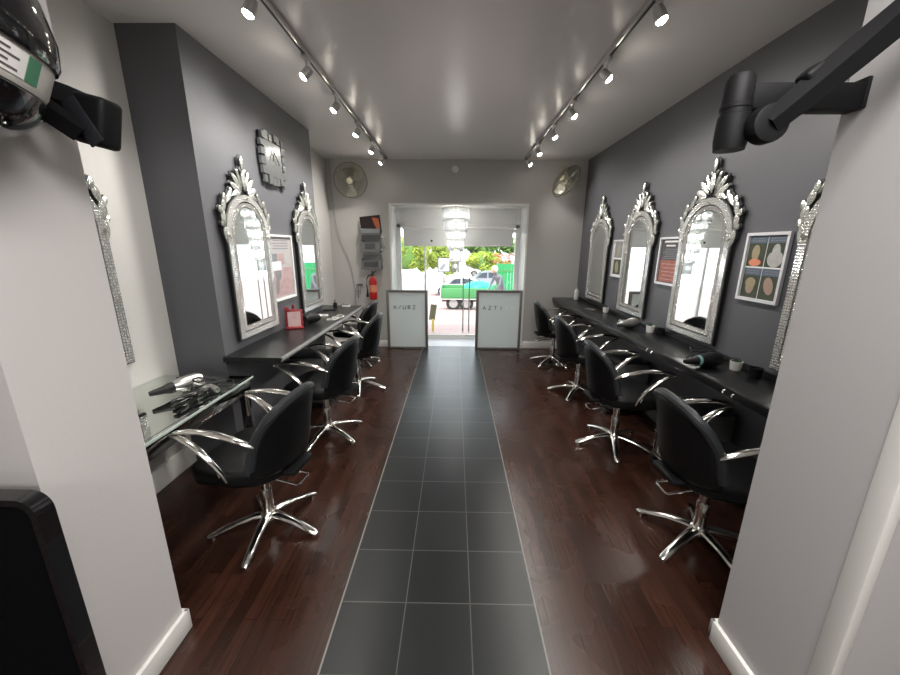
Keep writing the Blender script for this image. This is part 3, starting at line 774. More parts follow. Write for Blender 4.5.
# ------------------------------------------------------------ wall fans
def make_fan():
    t = thing('wall_fan', '', 'fan', group='round wire wall fans on the end wall')
    # local: wall plane at y=0 behind, head faces -y
    MB().box((0, -.02, .15), (.10, .04, .16), .012, 3).build('wall_bracket', M['cream'], t)
    MB().tube([(0, -.04, .17), (0, -.09, .14), (0, -.11, .08), (0, -.12, .02)], [.02, .02, .022, .025], 12).build('neck', M['cream'], t)
    hd = thing_part('fan_head', t, (0, -.16, 0))
    Rx = Matrix.Rotation(R_(90), 4, 'X')
    MB().lathe([(.0, -.085), (.05, -.08), (.06, -.03), (.055, .02), (.0, .03)], n=24, mx=Rx).build('motor', M['cream'], hd)
    g_ = MB(); RR = .24
    for (r, y) in ((RR, 0), (RR, -.012), (.16, -.075), (.16, .055), (.09, -.085)):
        n = 40; g_.tube([(r*math.cos(2*PI*i/n), y, r*math.sin(2*PI*i/n)) for i in range(n)], .005 if r == RR else .0025, 6, closed=True, up=(0, 1, 0))
    for i in range(44):
        a = 2*PI*i/44; c, s = math.cos(a), math.sin(a)
        g_.tube([(c*.04, -.088, s*.04), (c*.13, -.082, s*.13), (c*.20, -.055, s*.20), (c*RR, -.006, s*RR)], .0016, 4)
        g_.tube([(c*.05, .06, s*.05), (c*.14, .058, s*.14), (c*.21, .035, s*.21), (c*RR, 0, s*RR)], .0016, 4)
    g_.build('wire_guard', M['fanwire'], hd)
    MB().cyl((0, -.083, 0), (0, -.095, 0), .045, .04, 20, .003).build('centre_badge', M['cream'], hd)
    for k in range(3):
        bl = MB(); a0 = 2*PI*k/3+.4
        P_ = []
        for (r, d0, d1) in ((.03, -.25, .25), (.08, -.35, .55), (.14, -.40, .62), (.20, -.30, .50), (.215, -.1, .30)):
            P_.append([(r*math.cos(a0+d0+(d1-d0)*q/4), -.035+.05*(q/4-.5), r*math.sin(a0+d0+(d1-d0)*q/4)) for q in range(5)])
        V = [[bl.bm.verts.new(p) for p in row] for row in P_]
        V2 = [[bl.bm.verts.new((p[0], p[1]+.003, p[2])) for p in row] for row in P_]
        for i in range(4):
            for j in range(4):
                bl.bm.faces.new((V[i][j], V[i][j+1], V[i+1][j+1], V[i+1][j])); bl.bm.faces.new((V2[i][j], V2[i+1][j], V2[i+1][j+1], V2[i][j+1]))
        bl.build('blade', M['fanblade'], hd)
    return t
f0 = make_fan(); f0.location = (-1.53, Y_END, 2.55); f0['label'] = 'round cream wire wall fan at the left of the end wall, facing the room'
f1 = clone(f0, (1.60, Y_END, 2.55), 0, 'round cream wire wall fan at the right of the end wall, turned aside')
for f, e_ in ((f0, (R_(14), 0, R_(0))), (f1, (R_(-28), R_(0), R_(-66)))):
    for ch in kids(f):
        if ch.name.startswith('fan_head'): ch.rotation_euler = e_
# cords
def cord(pts, r, m, label, nm='cable'):
    o = MB().tube(pts, r, 6).build(nm, m); return tag(o, label, 'cable')
cord([(-1.88, Y_END-.012, CEIL-.005), (-1.87, Y_END-.012, 2.4), (-1.84, Y_END-.012, 2.0), (-1.79, Y_END-.012, 1.7), (-1.70, Y_END-.012, 1.5), (-1.64, Y_END-.012, 1.3), (-1.60, Y_END-.012, 1.0), (-1.585, Y_END-.012, .12)], .0035, M['cordgrey'], 'thin pale cable drooping down the end wall below the left fan')
cord([(XL_FAR+.01, 5.0, 2.05), (XL_FAR+.012, 5.10, 2.10), (XL_FAR+.01, 5.14, 1.9), (XL_FAR+.01, 5.15, 1.3), (XL_FAR+.01, 5.13, .9), (XL_FAR+.01, 5.09, .92)], .004, M['darkplastic'], 'thin dark cord hanging on the left wall beyond the mirrors')

# ------------------------------------------------------------ wall racks, extinguisher, hooks
def rack(z0, z1, label, front, tilt=0):
    t = thing('leaflet_holder', label, 'holder', (-1.295, Y_END, z0), group='wall-mounted leaflet holders beside the entrance')
    h = z1-z0; w = .155
    b = MB().bb(-w, w, -.010, -.001, 0, h).bb(-w, -w+.008, -.09, -.010, 0, h*.75).bb(w-.008, w, -.09, -.010, 0, h*.75).bb(-w, w, -.09, -.010, 0, .008).bb(-w, w, -.09, -.084, .008, h*.55)
    b.build('body', M['acrylic'], t, smooth=False)
    if front == 'ring':
        MB().bb(-.09, .07, -.094, -.0905, .04, h*.5).build('label_window', M['photo_grey'], t, smooth=False)
        MB().tube([(w, -.06, .03), (w+.05, -.06, .04), (w+.05, -.06, h-.04), (w, -.06, h-.02)], .008, 8).build('handle', M['whiteplastic'], t)
    if front == 'clear':
        MB().bb(-.12, .11, -.094, -.0905, .03, h*.5).build('label_window', M['photo_grey'], t, smooth=False)
    return t
rack(1.81, 1.94, 'topmost wall leaflet holder left of the entrance, holding a dark card', 'plain')
rack(1.54, 1.79, 'middle grey wall leaflet holder with a ring handle left of the entrance', 'ring')
rack(1.28, 1.50, 'lowest wall leaflet holder, just above the fire extinguisher', 'clear')
bk = thing('display_card', 'large dark card with an orange glow standing in the topmost leaflet holder', 'card', (-1.29, Y_END-.05, 1.945))
rt = Matrix.Rotation(R_(-6), 4, 'Y')
MB().box((0, 0, 0), (.31, .010, .25), rot=rt).build('card_sheet', M['darkprint'], bk, smooth=False)
cm = MB(); cm.prism([(.02, .10), (.12, .09), (.15, -.08), (.10, -.10)], lambda u, v, w: (u, w, v), -.0075, -.0055); cm.build('orange_print', M['ember'], bk, smooth=False)
bk.location.z = 1.945

fe = thing('fire_extinguisher', 'red fire extinguisher with black hose hung on the end wall', 'fire extinguisher', (-1.29, Y_END-.075, .80))
MB().lathe([(.045, 0), (.06, .008), (.06, .29), (.05, .33), (.028, .355), (.022, .37), (0, .37)], n=24).build('cylinder', M['red'], fe)
MB().cyl((0, 0, .365), (0, 0, .395), .018).box((.01, -.03, .405), (.022, .11, .012), .003).box((.01, -.035, .43), (.020, .12, .010), .003, rot=Matrix.Rotation(R_(-14), 4, 'X')).tube([(-.02, 0, .40), (.03, 0, .43), (.06, 0, .455)], .007, 8).build('valve_lever', M['black'], fe)
MB().tube([(-.015, 0, .385), (-.06, -.005, .38), (-.09, -.01, .33), (-.095, -.01, .22), (-.09, -.01, .14)], [.008, .008, .008, .009, .010], 10).lathe([(.010, 0), (.020, -.07), (.022, -.10), (.018, -.10)], c=(-.09, -.01, .14), n=14).build('hose', M['black'], fe)
MB().lathe([(.0607, .12), (.0607, .23)], n=24).build('instruction_label', M['orange'], fe)
MB().bb(-.02, .02, .055, .0745, .28, .32).build('wall_bracket', M['black'], fe)
hk = thing('tool_hooks', 'small chrome rack of hooks and tools beside the fire extinguisher', 'rack', (-1.52, Y_END, .9))
h_ = MB().bb(-.05, .05, -.008, -.001, .11, .14)
for i, dx in enumerate((-.045, -.015, .02, .045)): h_.tube([(dx, -.005, .12), (dx, -.04, .10), (dx, -.05, .12)], .004, 6)
h_.build('hook_bar', M['chrome'], hk)
for i, (dx, l_) in enumerate(((-.045, .16), (-.015, .20), (.02, .14))):
    MB().tube([(dx, -.045, .118), (dx-.006, -.045, .118-l_)], .005, 6).tube([(dx-.02, -.045, .12-l_*.5), (dx+.02, -.045, .125-l_*.5)], .004, 6).build('hanging_tool', M['chrome'] if i != 1 else M['black'], hk)

# ------------------------------------------------------------ chandelier in the recess
ch = thing('chandelier', 'tiered crystal-rod chandelier hanging lit above the entrance doors', 'chandelier', (.01, 6.05, OZ))
MB().cyl((0, 0, -.012), (0, 0, 0), .19, .19, 32, .003).build('ceiling_plate', M['chrome'], ch)
MB().cyl((0, 0, -.95), (0, 0, -.012), .012, n=10).build('stem', M['chrome'], ch)
TIER = [(.212, -.03, .205), (.178, -.20, .19), (.146, -.37, .16), (.126, -.51, .19), (.090, -.69, .18), (.062, -.85, .19)]
for i, (r, z, h) in enumerate(TIER):
    m_ = MB(); n = int(2*PI*r/.020)
    for k_ in range(n):
        a = 2*PI*k_/n; x, y = r*math.cos(a), r*math.sin(a)
        m_.cyl((x, y, z), (x, y, z-h+.015), .0075, n=6).cyl((x, y, z-h+.015), (x, y, z-h), .0075, .002, n=6)
    tr = m_.build('crystal_tier', M['crystal'], ch)
    rg = MB(); nn = 40; rg.tube([(r*math.cos(2*PI*q/nn), r*math.sin(2*PI*q/nn), z+.002) for q in range(nn)], .006, 6, closed=True); rg.build('ring', M['chrome'], tr)
    if r > .08:
        for q in range(4):
            a = PI/4+PI/2*q; rr_ = r*.55
            MB().ball((rr_*math.cos(a), rr_*math.sin(a), z-h*.45), .024, (1, 1, 1.5), 12, 8).build('lamp', M['crystal_lamp'], tr)
    else:
        MB().ball((0, 0, z-h*.45), .02, (1, 1, 1.6), 12, 8).build('lamp', M['crystal_lamp'], tr)

for z_l in (-.14, -.45, -.75):
    pl_ = lightobj('chandelier_glow', 'POINT', (0, 0, z_l), 3, (1, .97, .93), shadow_soft_size=.05); pl_.parent = ch
# ------------------------------------------------------------ hood-dryer arms
ar = thing('dryer_wall_arm', 'black jointed hood-dryer arm mounted on the right pillar', 'bracket', (XPR, 1.15, 2.0))
def al(p): return (p[0]-XPR, p[1]-1.15, p[2]-2.0)
MB().bb(-.012, 0, -.028, .028, -.004, .075, .004).build('wall_plate', M['blackplastic'], ar)
MB().box(al((.955, 1.15, 2.028)), (.325, .05, .068), .008).build('first_bar', M['blackplastic'], ar)
hb = MB().lathe([(.0, .065), (.030, .064), (.036, .05), (.037, -.01), (.039, -.012), (.039, -.02), (.037, -.022), (.037, -.035), (.040, -.037), (.042, -.10), (.038, -.125), (0, -.125)], c=al((.786, 1.15, 2.020)), n=24)
hb.build('hinge', M['blackplastic'], ar)
MB().cyl(al((.835, 1.07, 1.945)), al((.835, 1.11, 1.945)), .048, n=24, bevel=.006).build('pivot_disc', M['blackplastic'], ar)
LB = [(.835, 1.08, 1.945), (.895, 1.05, 2.01), (.955, 1.02, 2.075), (1.01, .98, 2.14), (1.07, .90, 2.225), (1.14, .79, 2.33)]
sbar = MB()
sbar.tube([al(p) for p in LB], [.030, .034, .036, .036, .036, .036], 4, flat=(.8, 1.05)); sbar.build('long_bar', M['blackplastic'], ar)
MB().box(al((.915, 1.06, 2.032)), (.05, .045, .08), .01, 3, rot=Matrix.Rotation(R_(-42), 4, 'Y')).build('bar_clamp', M['blackplastic'], ar)

arL = thing('dryer_wall_arm', 'black jointed hood-dryer arm on the left pillar behind the hood', 'bracket', (XPL, 1.08, 1.95))
def bl_(p): return (p[0]-XPL, p[1]-1.08, p[2]-1.95)
MB().bb(0, .016, -.06, .06, .0, .12, .004).build('wall_plate', M['blackplastic'], arL)
MB().tube([bl_((XPL+.01, 1.08, 2.02)), bl_((-1.05, 1.08, 1.99)), bl_((-.99, 1.08, 1.965))], [.036, .036, .036], 4, flat=(.8, 1.2)).build('first_bar', M['blackplastic'], arL)
MB().box(bl_((-.985, 1.09, 1.945)), (.085, .07, .125), .014, 3, rot=Matrix.Rotation(R_(14), 4, 'Y')).build('hinge', M['blackplastic'], arL)
MB().box(bl_((-.99, 1.052, 1.935)), (.04, .006, .12), .002, rot=Matrix.Rotation(R_(-28), 4, 'Y')).build('side_cover', M['darkplastic'], arL)
MB().tube([bl_((-1.0, 1.05, 1.91)), bl_((-1.05, .98, 1.97)), bl_((-1.10, .85, 2.04))], [.03, .028, .026], 4).build('long_bar', M['blackplastic'], arL)

hd = thing('hood_dryer', 'glossy black salon hood dryer at the top left, silver label band round it', 'hair dryer', (-1.082, .78, 2.05))
prof = [(0, .20), (.06, .195), (.12, .175), (.17, .135), (.205, .075), (.215, .035)]
MB().lathe(prof+[(.213, .025), (0.19, .03)], n=48).build('upper_shell', M['blackgloss'], hd)
MB().lathe([(.205, .032), (.208, .02), (.208, -.03), (.205, -.04)], n=48).build('label_band', M['sticker'], hd)
MB().lathe([(.20, -.038), (.21, -.045), (.205, -.08), (.185, -.12), (.15, -.14), (.12, -.145), (.11, -.13), (.15, -.11), (.18, -.07), (.185, -.03)], n=48).build('lower_shell', M['blackgloss'], hd)
def band_mark(a0, a1, z0, z1, m, nm, r=.2092):
    b = MB(); n = 5
    o = [(r*math.cos(a0+(a1-a0)*i/n), r*math.sin(a0+(a1-a0)*i/n)) for i in range(n+1)]
    i_ = [(p[0]*.99, p[1]*.99) for p in o]
    b.band(o, i_, lambda u, v, w: (u, v, w), z0, z1); b.build(nm, m, hd, smooth=False)
band_mark(R_(14), R_(22), -.028, .018, M['stickergreen'], 'green_mark')
band_mark(R_(-12), R_(13), -.028, .018, M['paper'], 'paper_label')
for i in range(4): band_mark(R_(-10), R_(9-5*(i % 2)), -.022+i*.010, -.018+i*.010, M['stickertext'], 'label_print', .2098)
for i, z in enumerate((.044, .044, .044)):
    a = R_(-60+26*i); MB().ball((.214*math.cos(a), .214*math.sin(a), .038), .006, u=10, v=6).build('rivet', M['chrome'], hd)
for a in (-38, -26): 
    band_mark(R_(a), R_(a+8), -.015, .008, M['stickertext'], 'certification_mark', .2098)
hd.rotation_euler = (R_(-10), R_(18), 0); hd.scale = (1.1, 1.1, 1.1)
MB().tube([(0.02, .05, .17), (0.0, .09, .22), (-.02, .14, .20), (-.06, .20, .12)], .02, 10).build('arm_socket', M['blackplastic'], hd)

# ------------------------------------------------------------ black screen at lower left
bs = thing('padded_panel', 'black cloth-faced panel with glossy black rim at the lower left beside the pillar', 'panel', (-1.30, .765, 0))
def rrect(x0, x1, z0, z1, r, n=8):
    P_ = []
    for cx, cz, a0 in ((x1-r, z1-r, 0), (x0+r, z1-r, 90), (x0+r, z0+r, 180), (x1-r, z0+r, 270)):
        for i in range(n+1): a = R_(a0+90*i/n); P_.append((cx+r*math.cos(a), cz+r*math.sin(a)))
    return P_
Fx = lambda u, v, w: (u, w, v)
MB().band(rrect(-.27, .27, .07, 1.01, .05), rrect(-.252, .252, .088, .992, .035), Fx, -.022, .02, closed=True).build('rim', M['blackgloss'], bs)
MB().prism(rrect(-.252, .252, .088, .992, .035), Fx, -.018, .016).build('cloth_face', M['mesh_cloth'], bs)
MB().box((-.2, 0, .035), (.05, .14, .07), .01).box((.2, -.0, .035), (.05, .14, .07), .01).build('foot', M['blackplastic'], bs)

# ------------------------------------------------------------ plants and pots
def pot(loc, label, white=True, plant=True, sc=1):
    t = thing('potted_plant' if plant else 'plant_pot', label, 'potted plant' if plant else 'pot', loc)
    MB().lathe([(.026*sc, 0), (.030*sc, .003), (.036*sc, .062*sc), (.033*sc, .062*sc), (.030*sc, .05*sc), (0, .05*sc)], n=24).build('pot', M['whiteplastic'] if white else M['blackplastic'], t)
    if plant:
        p = MB(); r2 = random.Random(int(abs(loc[1])*1000))
        for i in range(22):
            a = r2.random()*2*PI; el = R_(25+60*r2.random()); d = Vector((math.cos(a)*math.cos(el), math.sin(a)*math.cos(el), math.sin(el)))
            l_ = .030*sc+.012*r2.random()
            b0 = Vector((d.x*.008, d.y*.008, .050*sc)); p.tube([b0, b0+d*l_*.5, b0+d*l_], [.004, .007, .001], 6, flat=(1, .5))
        p.build('foliage', M['plant'], t)
    return t
pot((1.845, 2.265, .85), 'small white pot with a dark green succulent near the black hairdryer', sc=1.0)
pot((1.86, 2.125, .85), 'small empty black pot on the right worktop, nearest the right pillar', False, False, 1.02)
pot((1.85, 3.34, .85), 'small white pot with a spiky succulent near the silver hairdryer', sc=1.05)
pot((1.895, 3.245, .85), 'small black pot beside the spiky succulent on the right worktop', False, False, 1.0)
pot((1.87, 4.42, .85), 'small white pot with a low plant below the second-farthest right mirror', sc=1.05)
bt = thing('white_bottle', 'white bottle at the far end of the right worktop by the corner', 'bottle', (1.87, 5.55, .85))
MB().lathe([(.03, 0), (.033, .005), (.033, .12), (.026, .145), (.012, .155), (.012, .17), (0, .17)], n=20).build('body', M['whiteplastic'], bt)
MB().cyl((0, 0, .168), (0, 0, .195), .013).build('cap', M['cream'], bt)
ph = MB().box((0, 0, .004), (.06, .13, .008), .002).build('mobile_phone', M['brushed'], loc=(1.76, 4.62, .85), rotz=.5); tag(ph, 'small flat silver-grey item lying on the far part of the right worktop', 'gadget')

# ------------------------------------------------------------ hairdryers
def dryer(loc, rz, label, body, nozzle, accent=None, hs=1):
    t = thing('hairdryer', label, 'hairdryer', loc, rz); t.scale = (1.15, 1.15, 1.25)
    RY = Matrix.Rotation(R_(90), 4, 'Y')
    # barrel lies along local +x, resting on its side
    MB().lathe([(.0, -.09), (.032, -.085), (.040, -.06), (.041, -.03), (.038, .01), (.031, .035), (.026, .05), (.020, .05), (.020, .045)], c=(0, 0, .042), n=24, mx=RY).build('barrel', body, t)
    MB().lathe([(.0265, 0), (.026, .02), (.019, .045), (.014, .085), (.011, .105), (.008, .105)], c=(.047, 0, .042), n=20, mx=RY).build('nozzle', nozzle, t)
    MB().lathe([(.0, -.004), (.030, -.004), (.034, .004)], c=(-.09, 0, .042), n=24, mx=RY).build('rear_grille', M['darkplastic'], t)
    MB().tube([(-.04, .02*hs, .040), (-.05, .08*hs, .032), (-.07, .14*hs, .024), (-.075, .17*hs, .02)], [.022, .020, .018, .014], 12).build('handle', body, t)
    if accent: MB().lathe([(.0275, 0), (.0272, .018)], c=(.050, 0, .042), n=24, mx=RY).build('accent_ring', accent, t)
    cp = [(-.075, .17*hs, .02)]
    for i in range(26):
        a = i*.55; r = .05+.012*math.sin(i*1.3); cp.append((-.05+r*math.cos(a), hs*(.10+r*math.sin(a)*.8), .0125+.0026*i+.006*math.sin(i)))
    MB().tube(cp, .0038, 6).build('power_cord', M['black'], t)
    return t
dryer((1.68, 2.31, .851), R_(194), 'black salon hairdryer with teal band lying on the right worktop', M['blackplastic'], M['black'], M['teal'], -1)
dryer((1.73, 3.50, .851), R_(205), 'silver hairdryer lying on the right worktop before the third mirror', M['brushed'], M['brushed'], None, -1)
dryer((-1.44, 3.62, .851), R_(60), 'black and silver hairdryer lying on the left worktop beside the red card', M['blackplastic'], M['brushed'])
dryer((-1.63, 2.02, .752), R_(-118), 'silver hairdryer with black nozzle on the glass table in the alcove', M['brushed'], M['black'])
# straighteners
st = thing('hair_straightener', 'closed black hair straighteners on the glass table in front of the silver hairdryer', 'hair straightener', (-1.485, 1.93, .752), R_(-104))
MB().box((0.02, 0, .012), (.26, .034, .020), .006, 3).build('lower_arm', M['blackgloss'], st)
MB().box((0.02, 0, .037), (.26, .034, .020), .006, 3, rot=Matrix.Rotation(R_(-3), 4, 'Y')).build('upper_arm', M['blackgloss'], st)
MB().cyl((-.11, -.02, .025), (-.11, .02, .025), .016).build('hinge', M['blackplastic'], st)
MB().box((.05, -.018, .03), (.02, .003, .006)).box((-.02, -.018, .03), (.02, .003, .006)).build('badge', M['chrome'], st)
cp = [(-.12, 0, .02)]+[(-.17+.05*math.cos(i*.6)+.02*math.sin(i), .03+.05*math.sin(i*.6), .006+.002*i) for i in range(22)]
MB().tube(cp, .0035, 6).build('power_cord', M['black'], st)
wl = MB().tube([(-1.66, 2.24, .757), (-1.69, 2.28, .757), (-1.75, 2.30, .76), (-1.80, 2.27, .757), (-1.86, 2.25, .757)], .004, 6).build('power_cord', M['black']); tag(wl, 'loose black lead on the glass table behind the hairdryer', 'cable')
# red card display
rd = thing('card_display', 'red leaflet stand holding a pale pink card on the left worktop', 'display stand', (-1.535, 3.37, .85), R_(22)); rd.scale = (1.35, 1.35, 1.35)
Rt = Matrix.Rotation(R_(-12), 4, 'X')
MB().box((0, .03, .065), (.115, .006, .13), .002, rot=Rt).box((0, 0, .006), (.115, .07, .010), .002).box((-.045, .035, .135), (.03, .006, .03), .002, rot=Rt).build('stand', M['redplastic'], rd)
MB().box((0, .02, .062), (.085, .004, .105), rot=Rt).build('leaflet', M['photo_pink'], rd, smooth=False)
rd2 = thing('red_bottle', 'slim red bottle standing behind the red leaflet stand', 'bottle', (-1.59, 3.49, .85)); rd2.scale = (1.2, 1.2, 1.4)
MB().lathe([(.02, 0), (.022, .004), (.022, .10), (.012, .12), (0, .12)], n=16).build('body', M['redplastic'], rd2)
MB().cyl((0, 0, .118), (0, 0, .15), .009).build('cap', M['redplastic'], rd2)
# cable looped on left worktop
pts = [(-1.33+.05*math.cos(i*.7)+.004*i, 3.74+.06*math.sin(i*.7)+.006*i, .855+.0012*i) for i in range(24)]
tag(MB().tube(pts, .0035, 6).build('power_cord', M['whiteplastic']), 'coiled pale lead on the left worktop beyond the hairdryer', 'cable')
pt_ = thing('product_bottle', 'small dark bottle at the far end of the left worktop', 'bottle', (-1.55, 4.62, .85))
MB().lathe([(.022, 0), (.025, .004), (.025, .05), (.02, .06), (0, .06)], n=16).build('body', M['blackplastic'], pt_)
MB().cyl((0, 0, .058), (0, 0, .10), .006).build('nozzle', M['black'], pt_)
tb = thing('tissue_box', 'small white box with grey lid at the far end of the left worktop', 'box', (-1.42, 4.66, .85))
MB().bb(-.05, .05, -.03, .03, 0, .03, .004).build('body', M['whiteplastic'], tb); MB().bb(-.052, .052, -.032, .032, .0305, .042, .003).build('lid', M['acrylic'], tb)
br = MB().box((0, 0, .010), (.14, .035, .018), .006).build('hair_brush', M['black'], loc=(-1.54, 4.36, .85), rotz=.35); tag(br, 'small flat black brush at the foot of the farther left mirror', 'brush')

# wall socket below glass table (white panel on alcove wall)
sk = MB().bb(XL_ALC, XL_ALC+.012, 1.9, 2.05, .30, .385, .003).build('wall_socket', M['whiteplastic']); tag(sk, 'white double wall socket low in the left alcove', 'socket')

# ------------------------------------------------------------ rear room fill lights, unseen, added to brighten the near pillars
def panel(x, y, e, label):
    t = thing('fill_panel', label, 'fill light', (x, y, CEIL), group='added fill lights out of view in the rear room')
    MB().bb(-.62, .62, -.62, .62, -.03, 0, .004).build('housing', M['whiteplastic'], t)
    MB().bb(-.58, .58, -.58, .58, -.034, -.031).build('diffuser', mat('fill_diffuser', (1, 1, 1), .5, emit=(1, .97, .93), estr=2), t, smooth=False)
    l = lightobj('fill_light', 'AREA', (0, 0, -.04), e, (1, .965, .94), shape='SQUARE', size=1.15); l.parent = t
panel(.45, .05, 24, 'added unseen fill light just behind the partition opening')
panel(0, -2.4, 36, 'added unseen fill light farther back in the rear room')

# ------------------------------------------------------------ outside
def zg(y):
    if y < 6.5: return -.03
    if y < 18: return -.03-(y-6.5)*.117
    return -1.375-(y-18)*.05
gm = MB(); ys = [6.5, 8, 10, 12, 15, 18, 24, 32, 45, 70]
rows = [[gm.bm.verts.new((x, y, zg(y)+dz)) for x in (-25, 25)] for dz in (0,) for y in ys]
rows2 = [[gm.bm.verts.new((x, y, zg(y)-.3)) for x in (-25, 25)] for y in ys]
for i in range(len(ys)-1):
    gm.bm.faces.new((rows[i][0], rows[i][1], rows[i+1][1], rows[i+1][0])); gm.bm.faces.new((rows2[i][0], rows2[i+1][0], rows2[i+1][1], rows2[i][1]))
struct(gm.build('ground', M['paving'], smooth=False))
# facade of the building outside, so light enters only by the opening
struct(MB().bb(-3.5, OX0-.1, Y_FRAME, Y_FRAME+.12, -.3, 3.4).bb(OX1+.1, 3.5, Y_FRAME, Y_FRAME+.12, -.3, 3.4).bb(-3.5, 3.5, Y_FRAME, Y_FRAME+.12, OZ+.1, 3.4).build('wall_facade', M['rendered'], smooth=False))
tag(MB().bb(-14, -1.0, 30, 30.25, zg(30)-.1, -.62, .02).build('garden_wall', M['rendered']), 'low white rendered wall across the street, under the hedge', 'wall')

def bush(name, c, size, m, label, cat, n=2600, leaf=.13, trunk=None, seed=1):
    t = thing(name, label, cat, (c[0], c[1], zg(c[1])))
    r3 = random.Random(seed); mb = MB(); z0 = c[2]-zg(c[1])
    blobs = [(Vector((r3.uniform(-1, 1)*size[0]*.75, r3.uniform(-.6, .6)*size[1], r3.uniform(-.6, .75)*size[2])), r3.uniform(.35, .6)) for _ in range(16)]
    for _ in range(n):
        b, k = blobs[r3.randrange(16)]
        d = Vector((r3.gauss(0, 1), r3.gauss(0, 1), r3.gauss(0, 1))).normalized()*k*r3.uniform(.8, 1.05)
        p = b+Vector((d.x*size[0]*.6, d.y*size[1], d.z*size[2]*.8)); p.z += z0
        if p.z < .05: continue
        a = Vector((r3.gauss(0, 1), r3.gauss(0, 1), r3.gauss(0, 1))).normalized(); b_ = a.orthogonal().normalized()
        s_ = leaf*r3.uniform(.7, 1.4)
        q = [mb.bm.verts.new(p+a*s_), mb.bm.verts.new(p+b_*s_*.5), mb.bm.verts.new(p-a*s_), mb.bm.verts.new(p-b_*s_*.5)]
        mb.bm.faces.new(q)
    f = mb.build('foliage', m, t, smooth=False)
    if trunk:
        MB().tube([(0, 0, 0), (.1, 0, z0*.5), (0, 0, z0)], [trunk, trunk*.8, trunk*.5], 8).build('trunk', M['bark'], t)
    else:
        MB().ball((0, 0, z0), 1, (size[0]*.8, size[1]*.5, size[2]*.7)).build('inner_growth', M['hedge2'], t)
    return t
bush('hedge', (-4.3, 31.3, .9), (2.2, .9, 1.7), M['hedge'], 'bright green hedge seen through the left shop window', 'hedge', 4200, .16, seed=2)
bush('hedge', (-.9, 33.4, .8), (1.6, .9, 1.6), M['hedge'], 'green hedge behind the white road sign', 'hedge', 3400, .16, seed=5)
bush('garden_bush', (2.9, 34, .2), (1.8, .9, 1.0), M['hedge'], 'green bush beyond the silver car', 'bush', 2600, .15, seed=6)
bush('street_tree', (4.0, 42, 2.4), (3.6, 2.0, 1.9), M['hedge2'], 'tall tree far across the street above the white van', 'tree', 3200, .22, .2, seed=8)
fb = bush('flowering_bush', (3.4, 25, .15), (.75, .6, .8), M['hedge'], 'green bush with red flowers above the green gate', 'bush', 1500, .11, seed=9)
fl = MB(); r4 = random.Random(4)
for _ in range(160):
    p = Vector((r4.uniform(-.8, .8), r4.uniform(-.6, -.1), .75-zg(25)+r4.uniform(-.25, .45))); fl.ball(p, r4.uniform(.03, .06), u=6, v=4)
fl.build('flowers', M['flower'], fb)
# street sign board
sg = thing('road_sign', 'white sign board with dark edge and mark on a post across the street', 'sign', (-.74, 25, zg(25)))
z_ = -zg(25)
MB().cyl((0, 0, 0), (0, 0, z_+.9), .04, n=12).build('post', M['greyframe'], sg)
MB().bb(-.42, .42, -.06, -.04, z_-.05, z_+.92, .01).build('sign_board', M['rendered'], sg)
MB().band(rect(-.43, .43, z_-.06, z_+.93), rect(-.37, .37, z_+.0, z_+.87), lambda u, v, w: (u, w, v), -.075, -.061, closed=True).build('sign_edge', M['photo_grey'], sg, smooth=False)
sm = MB(); sm.prism([(-.25, z_+.1), (-.1, z_+.1), (.1, z_+.35), (.12, z_+.55), (-.05, z_+.5), (-.28, z_+.25)], lambda u, v, w: (u, w, v), -.075, -.061); sm.build('sign_mark', M['photo_mid'], sg, smooth=False)

# cars
def car(name, loc, L, W, H_, paint, label, rz=0, van=False):
    t = thing(name, label, 'van' if van else 'car', loc, rz)
    h = L/2; k = H_
    if van: side = [(-h, .3*k), (-h, .55*k), (-h*.82, .62*k), (-h*.55, .97*k), (-h*.35, k), (h*.95, k), (h, .9*k), (h, .2*k), (-h*.9, .2*k)]
    else: side = [(-h, .28*k), (-h*.97, .52*k), (-h*.45, .62*k), (-h*.2, .93*k), (h*.05, k), (h*.42, .97*k), (h*.80, .66*k), (h*.98, .6*k), (h, .3*k), (h*.93, .18*k), (-h*.93, .18*k)]
    b = MB(); b.prism(side, lambda u, v, w: (u, w, v), -W/2, W/2)
    bmesh.ops.bevel(b.bm, geom=b.bm.edges[:], offset=.06, segments=2, affect='EDGES')
    b.build('car_body', paint, t)
    g_ = MB()
    if van: wp = [[(-h*.52, .62*k), (-h*.40, .92*k), (-h*.12, .92*k), (-h*.12, .62*k)], [(-h*.05, .62*k), (-h*.05, .92*k), (h*.4, .92*k), (h*.4, .62*k)]]
    else: wp = [[(-h*.38, .64*k), (-h*.17, .90*k), (h*.04, .94*k), (h*.04, .64*k)], [(h*.09, .64*k), (h*.09, .94*k), (h*.40, .90*k), (h*.64, .68*k)]]
    for p in wp: g_.prism(p, lambda u, v, w: (u, w, v), -W/2-.01, -W/2+.02)
    g_.build('side_window', M['cardark'], t, smooth=False)
    for x in (-h*.62, h*.62):
        for y in (-W/2+.1, W/2-.1):
            wh = MB().cyl((x, y-.1, .33), (x, y+.1, .33), .33, n=24, bevel=.03).build('wheel', M['tyre'], t)
            MB().cyl((x, y-.115, .33), (x, y-.10, .33), .2, n=16).build('hubcap', M['hubcap'], wh)
    return t
car('parked_car', (2.6, 31, -1.85), 4.2, 1.7, 1.55, M['carsilver'], 'silver-blue car parked across the street behind the truck')
car('parked_car', (.35, 26.5, -1.75), 4.0, 1.7, 1.3, M['carwhite'], 'white car parked left of the silver car')
car('parked_van', (3.4, 38, -1.3), 4.6, 1.9, 2.0, M['carwhite'], 'white van far up the street', van=True)
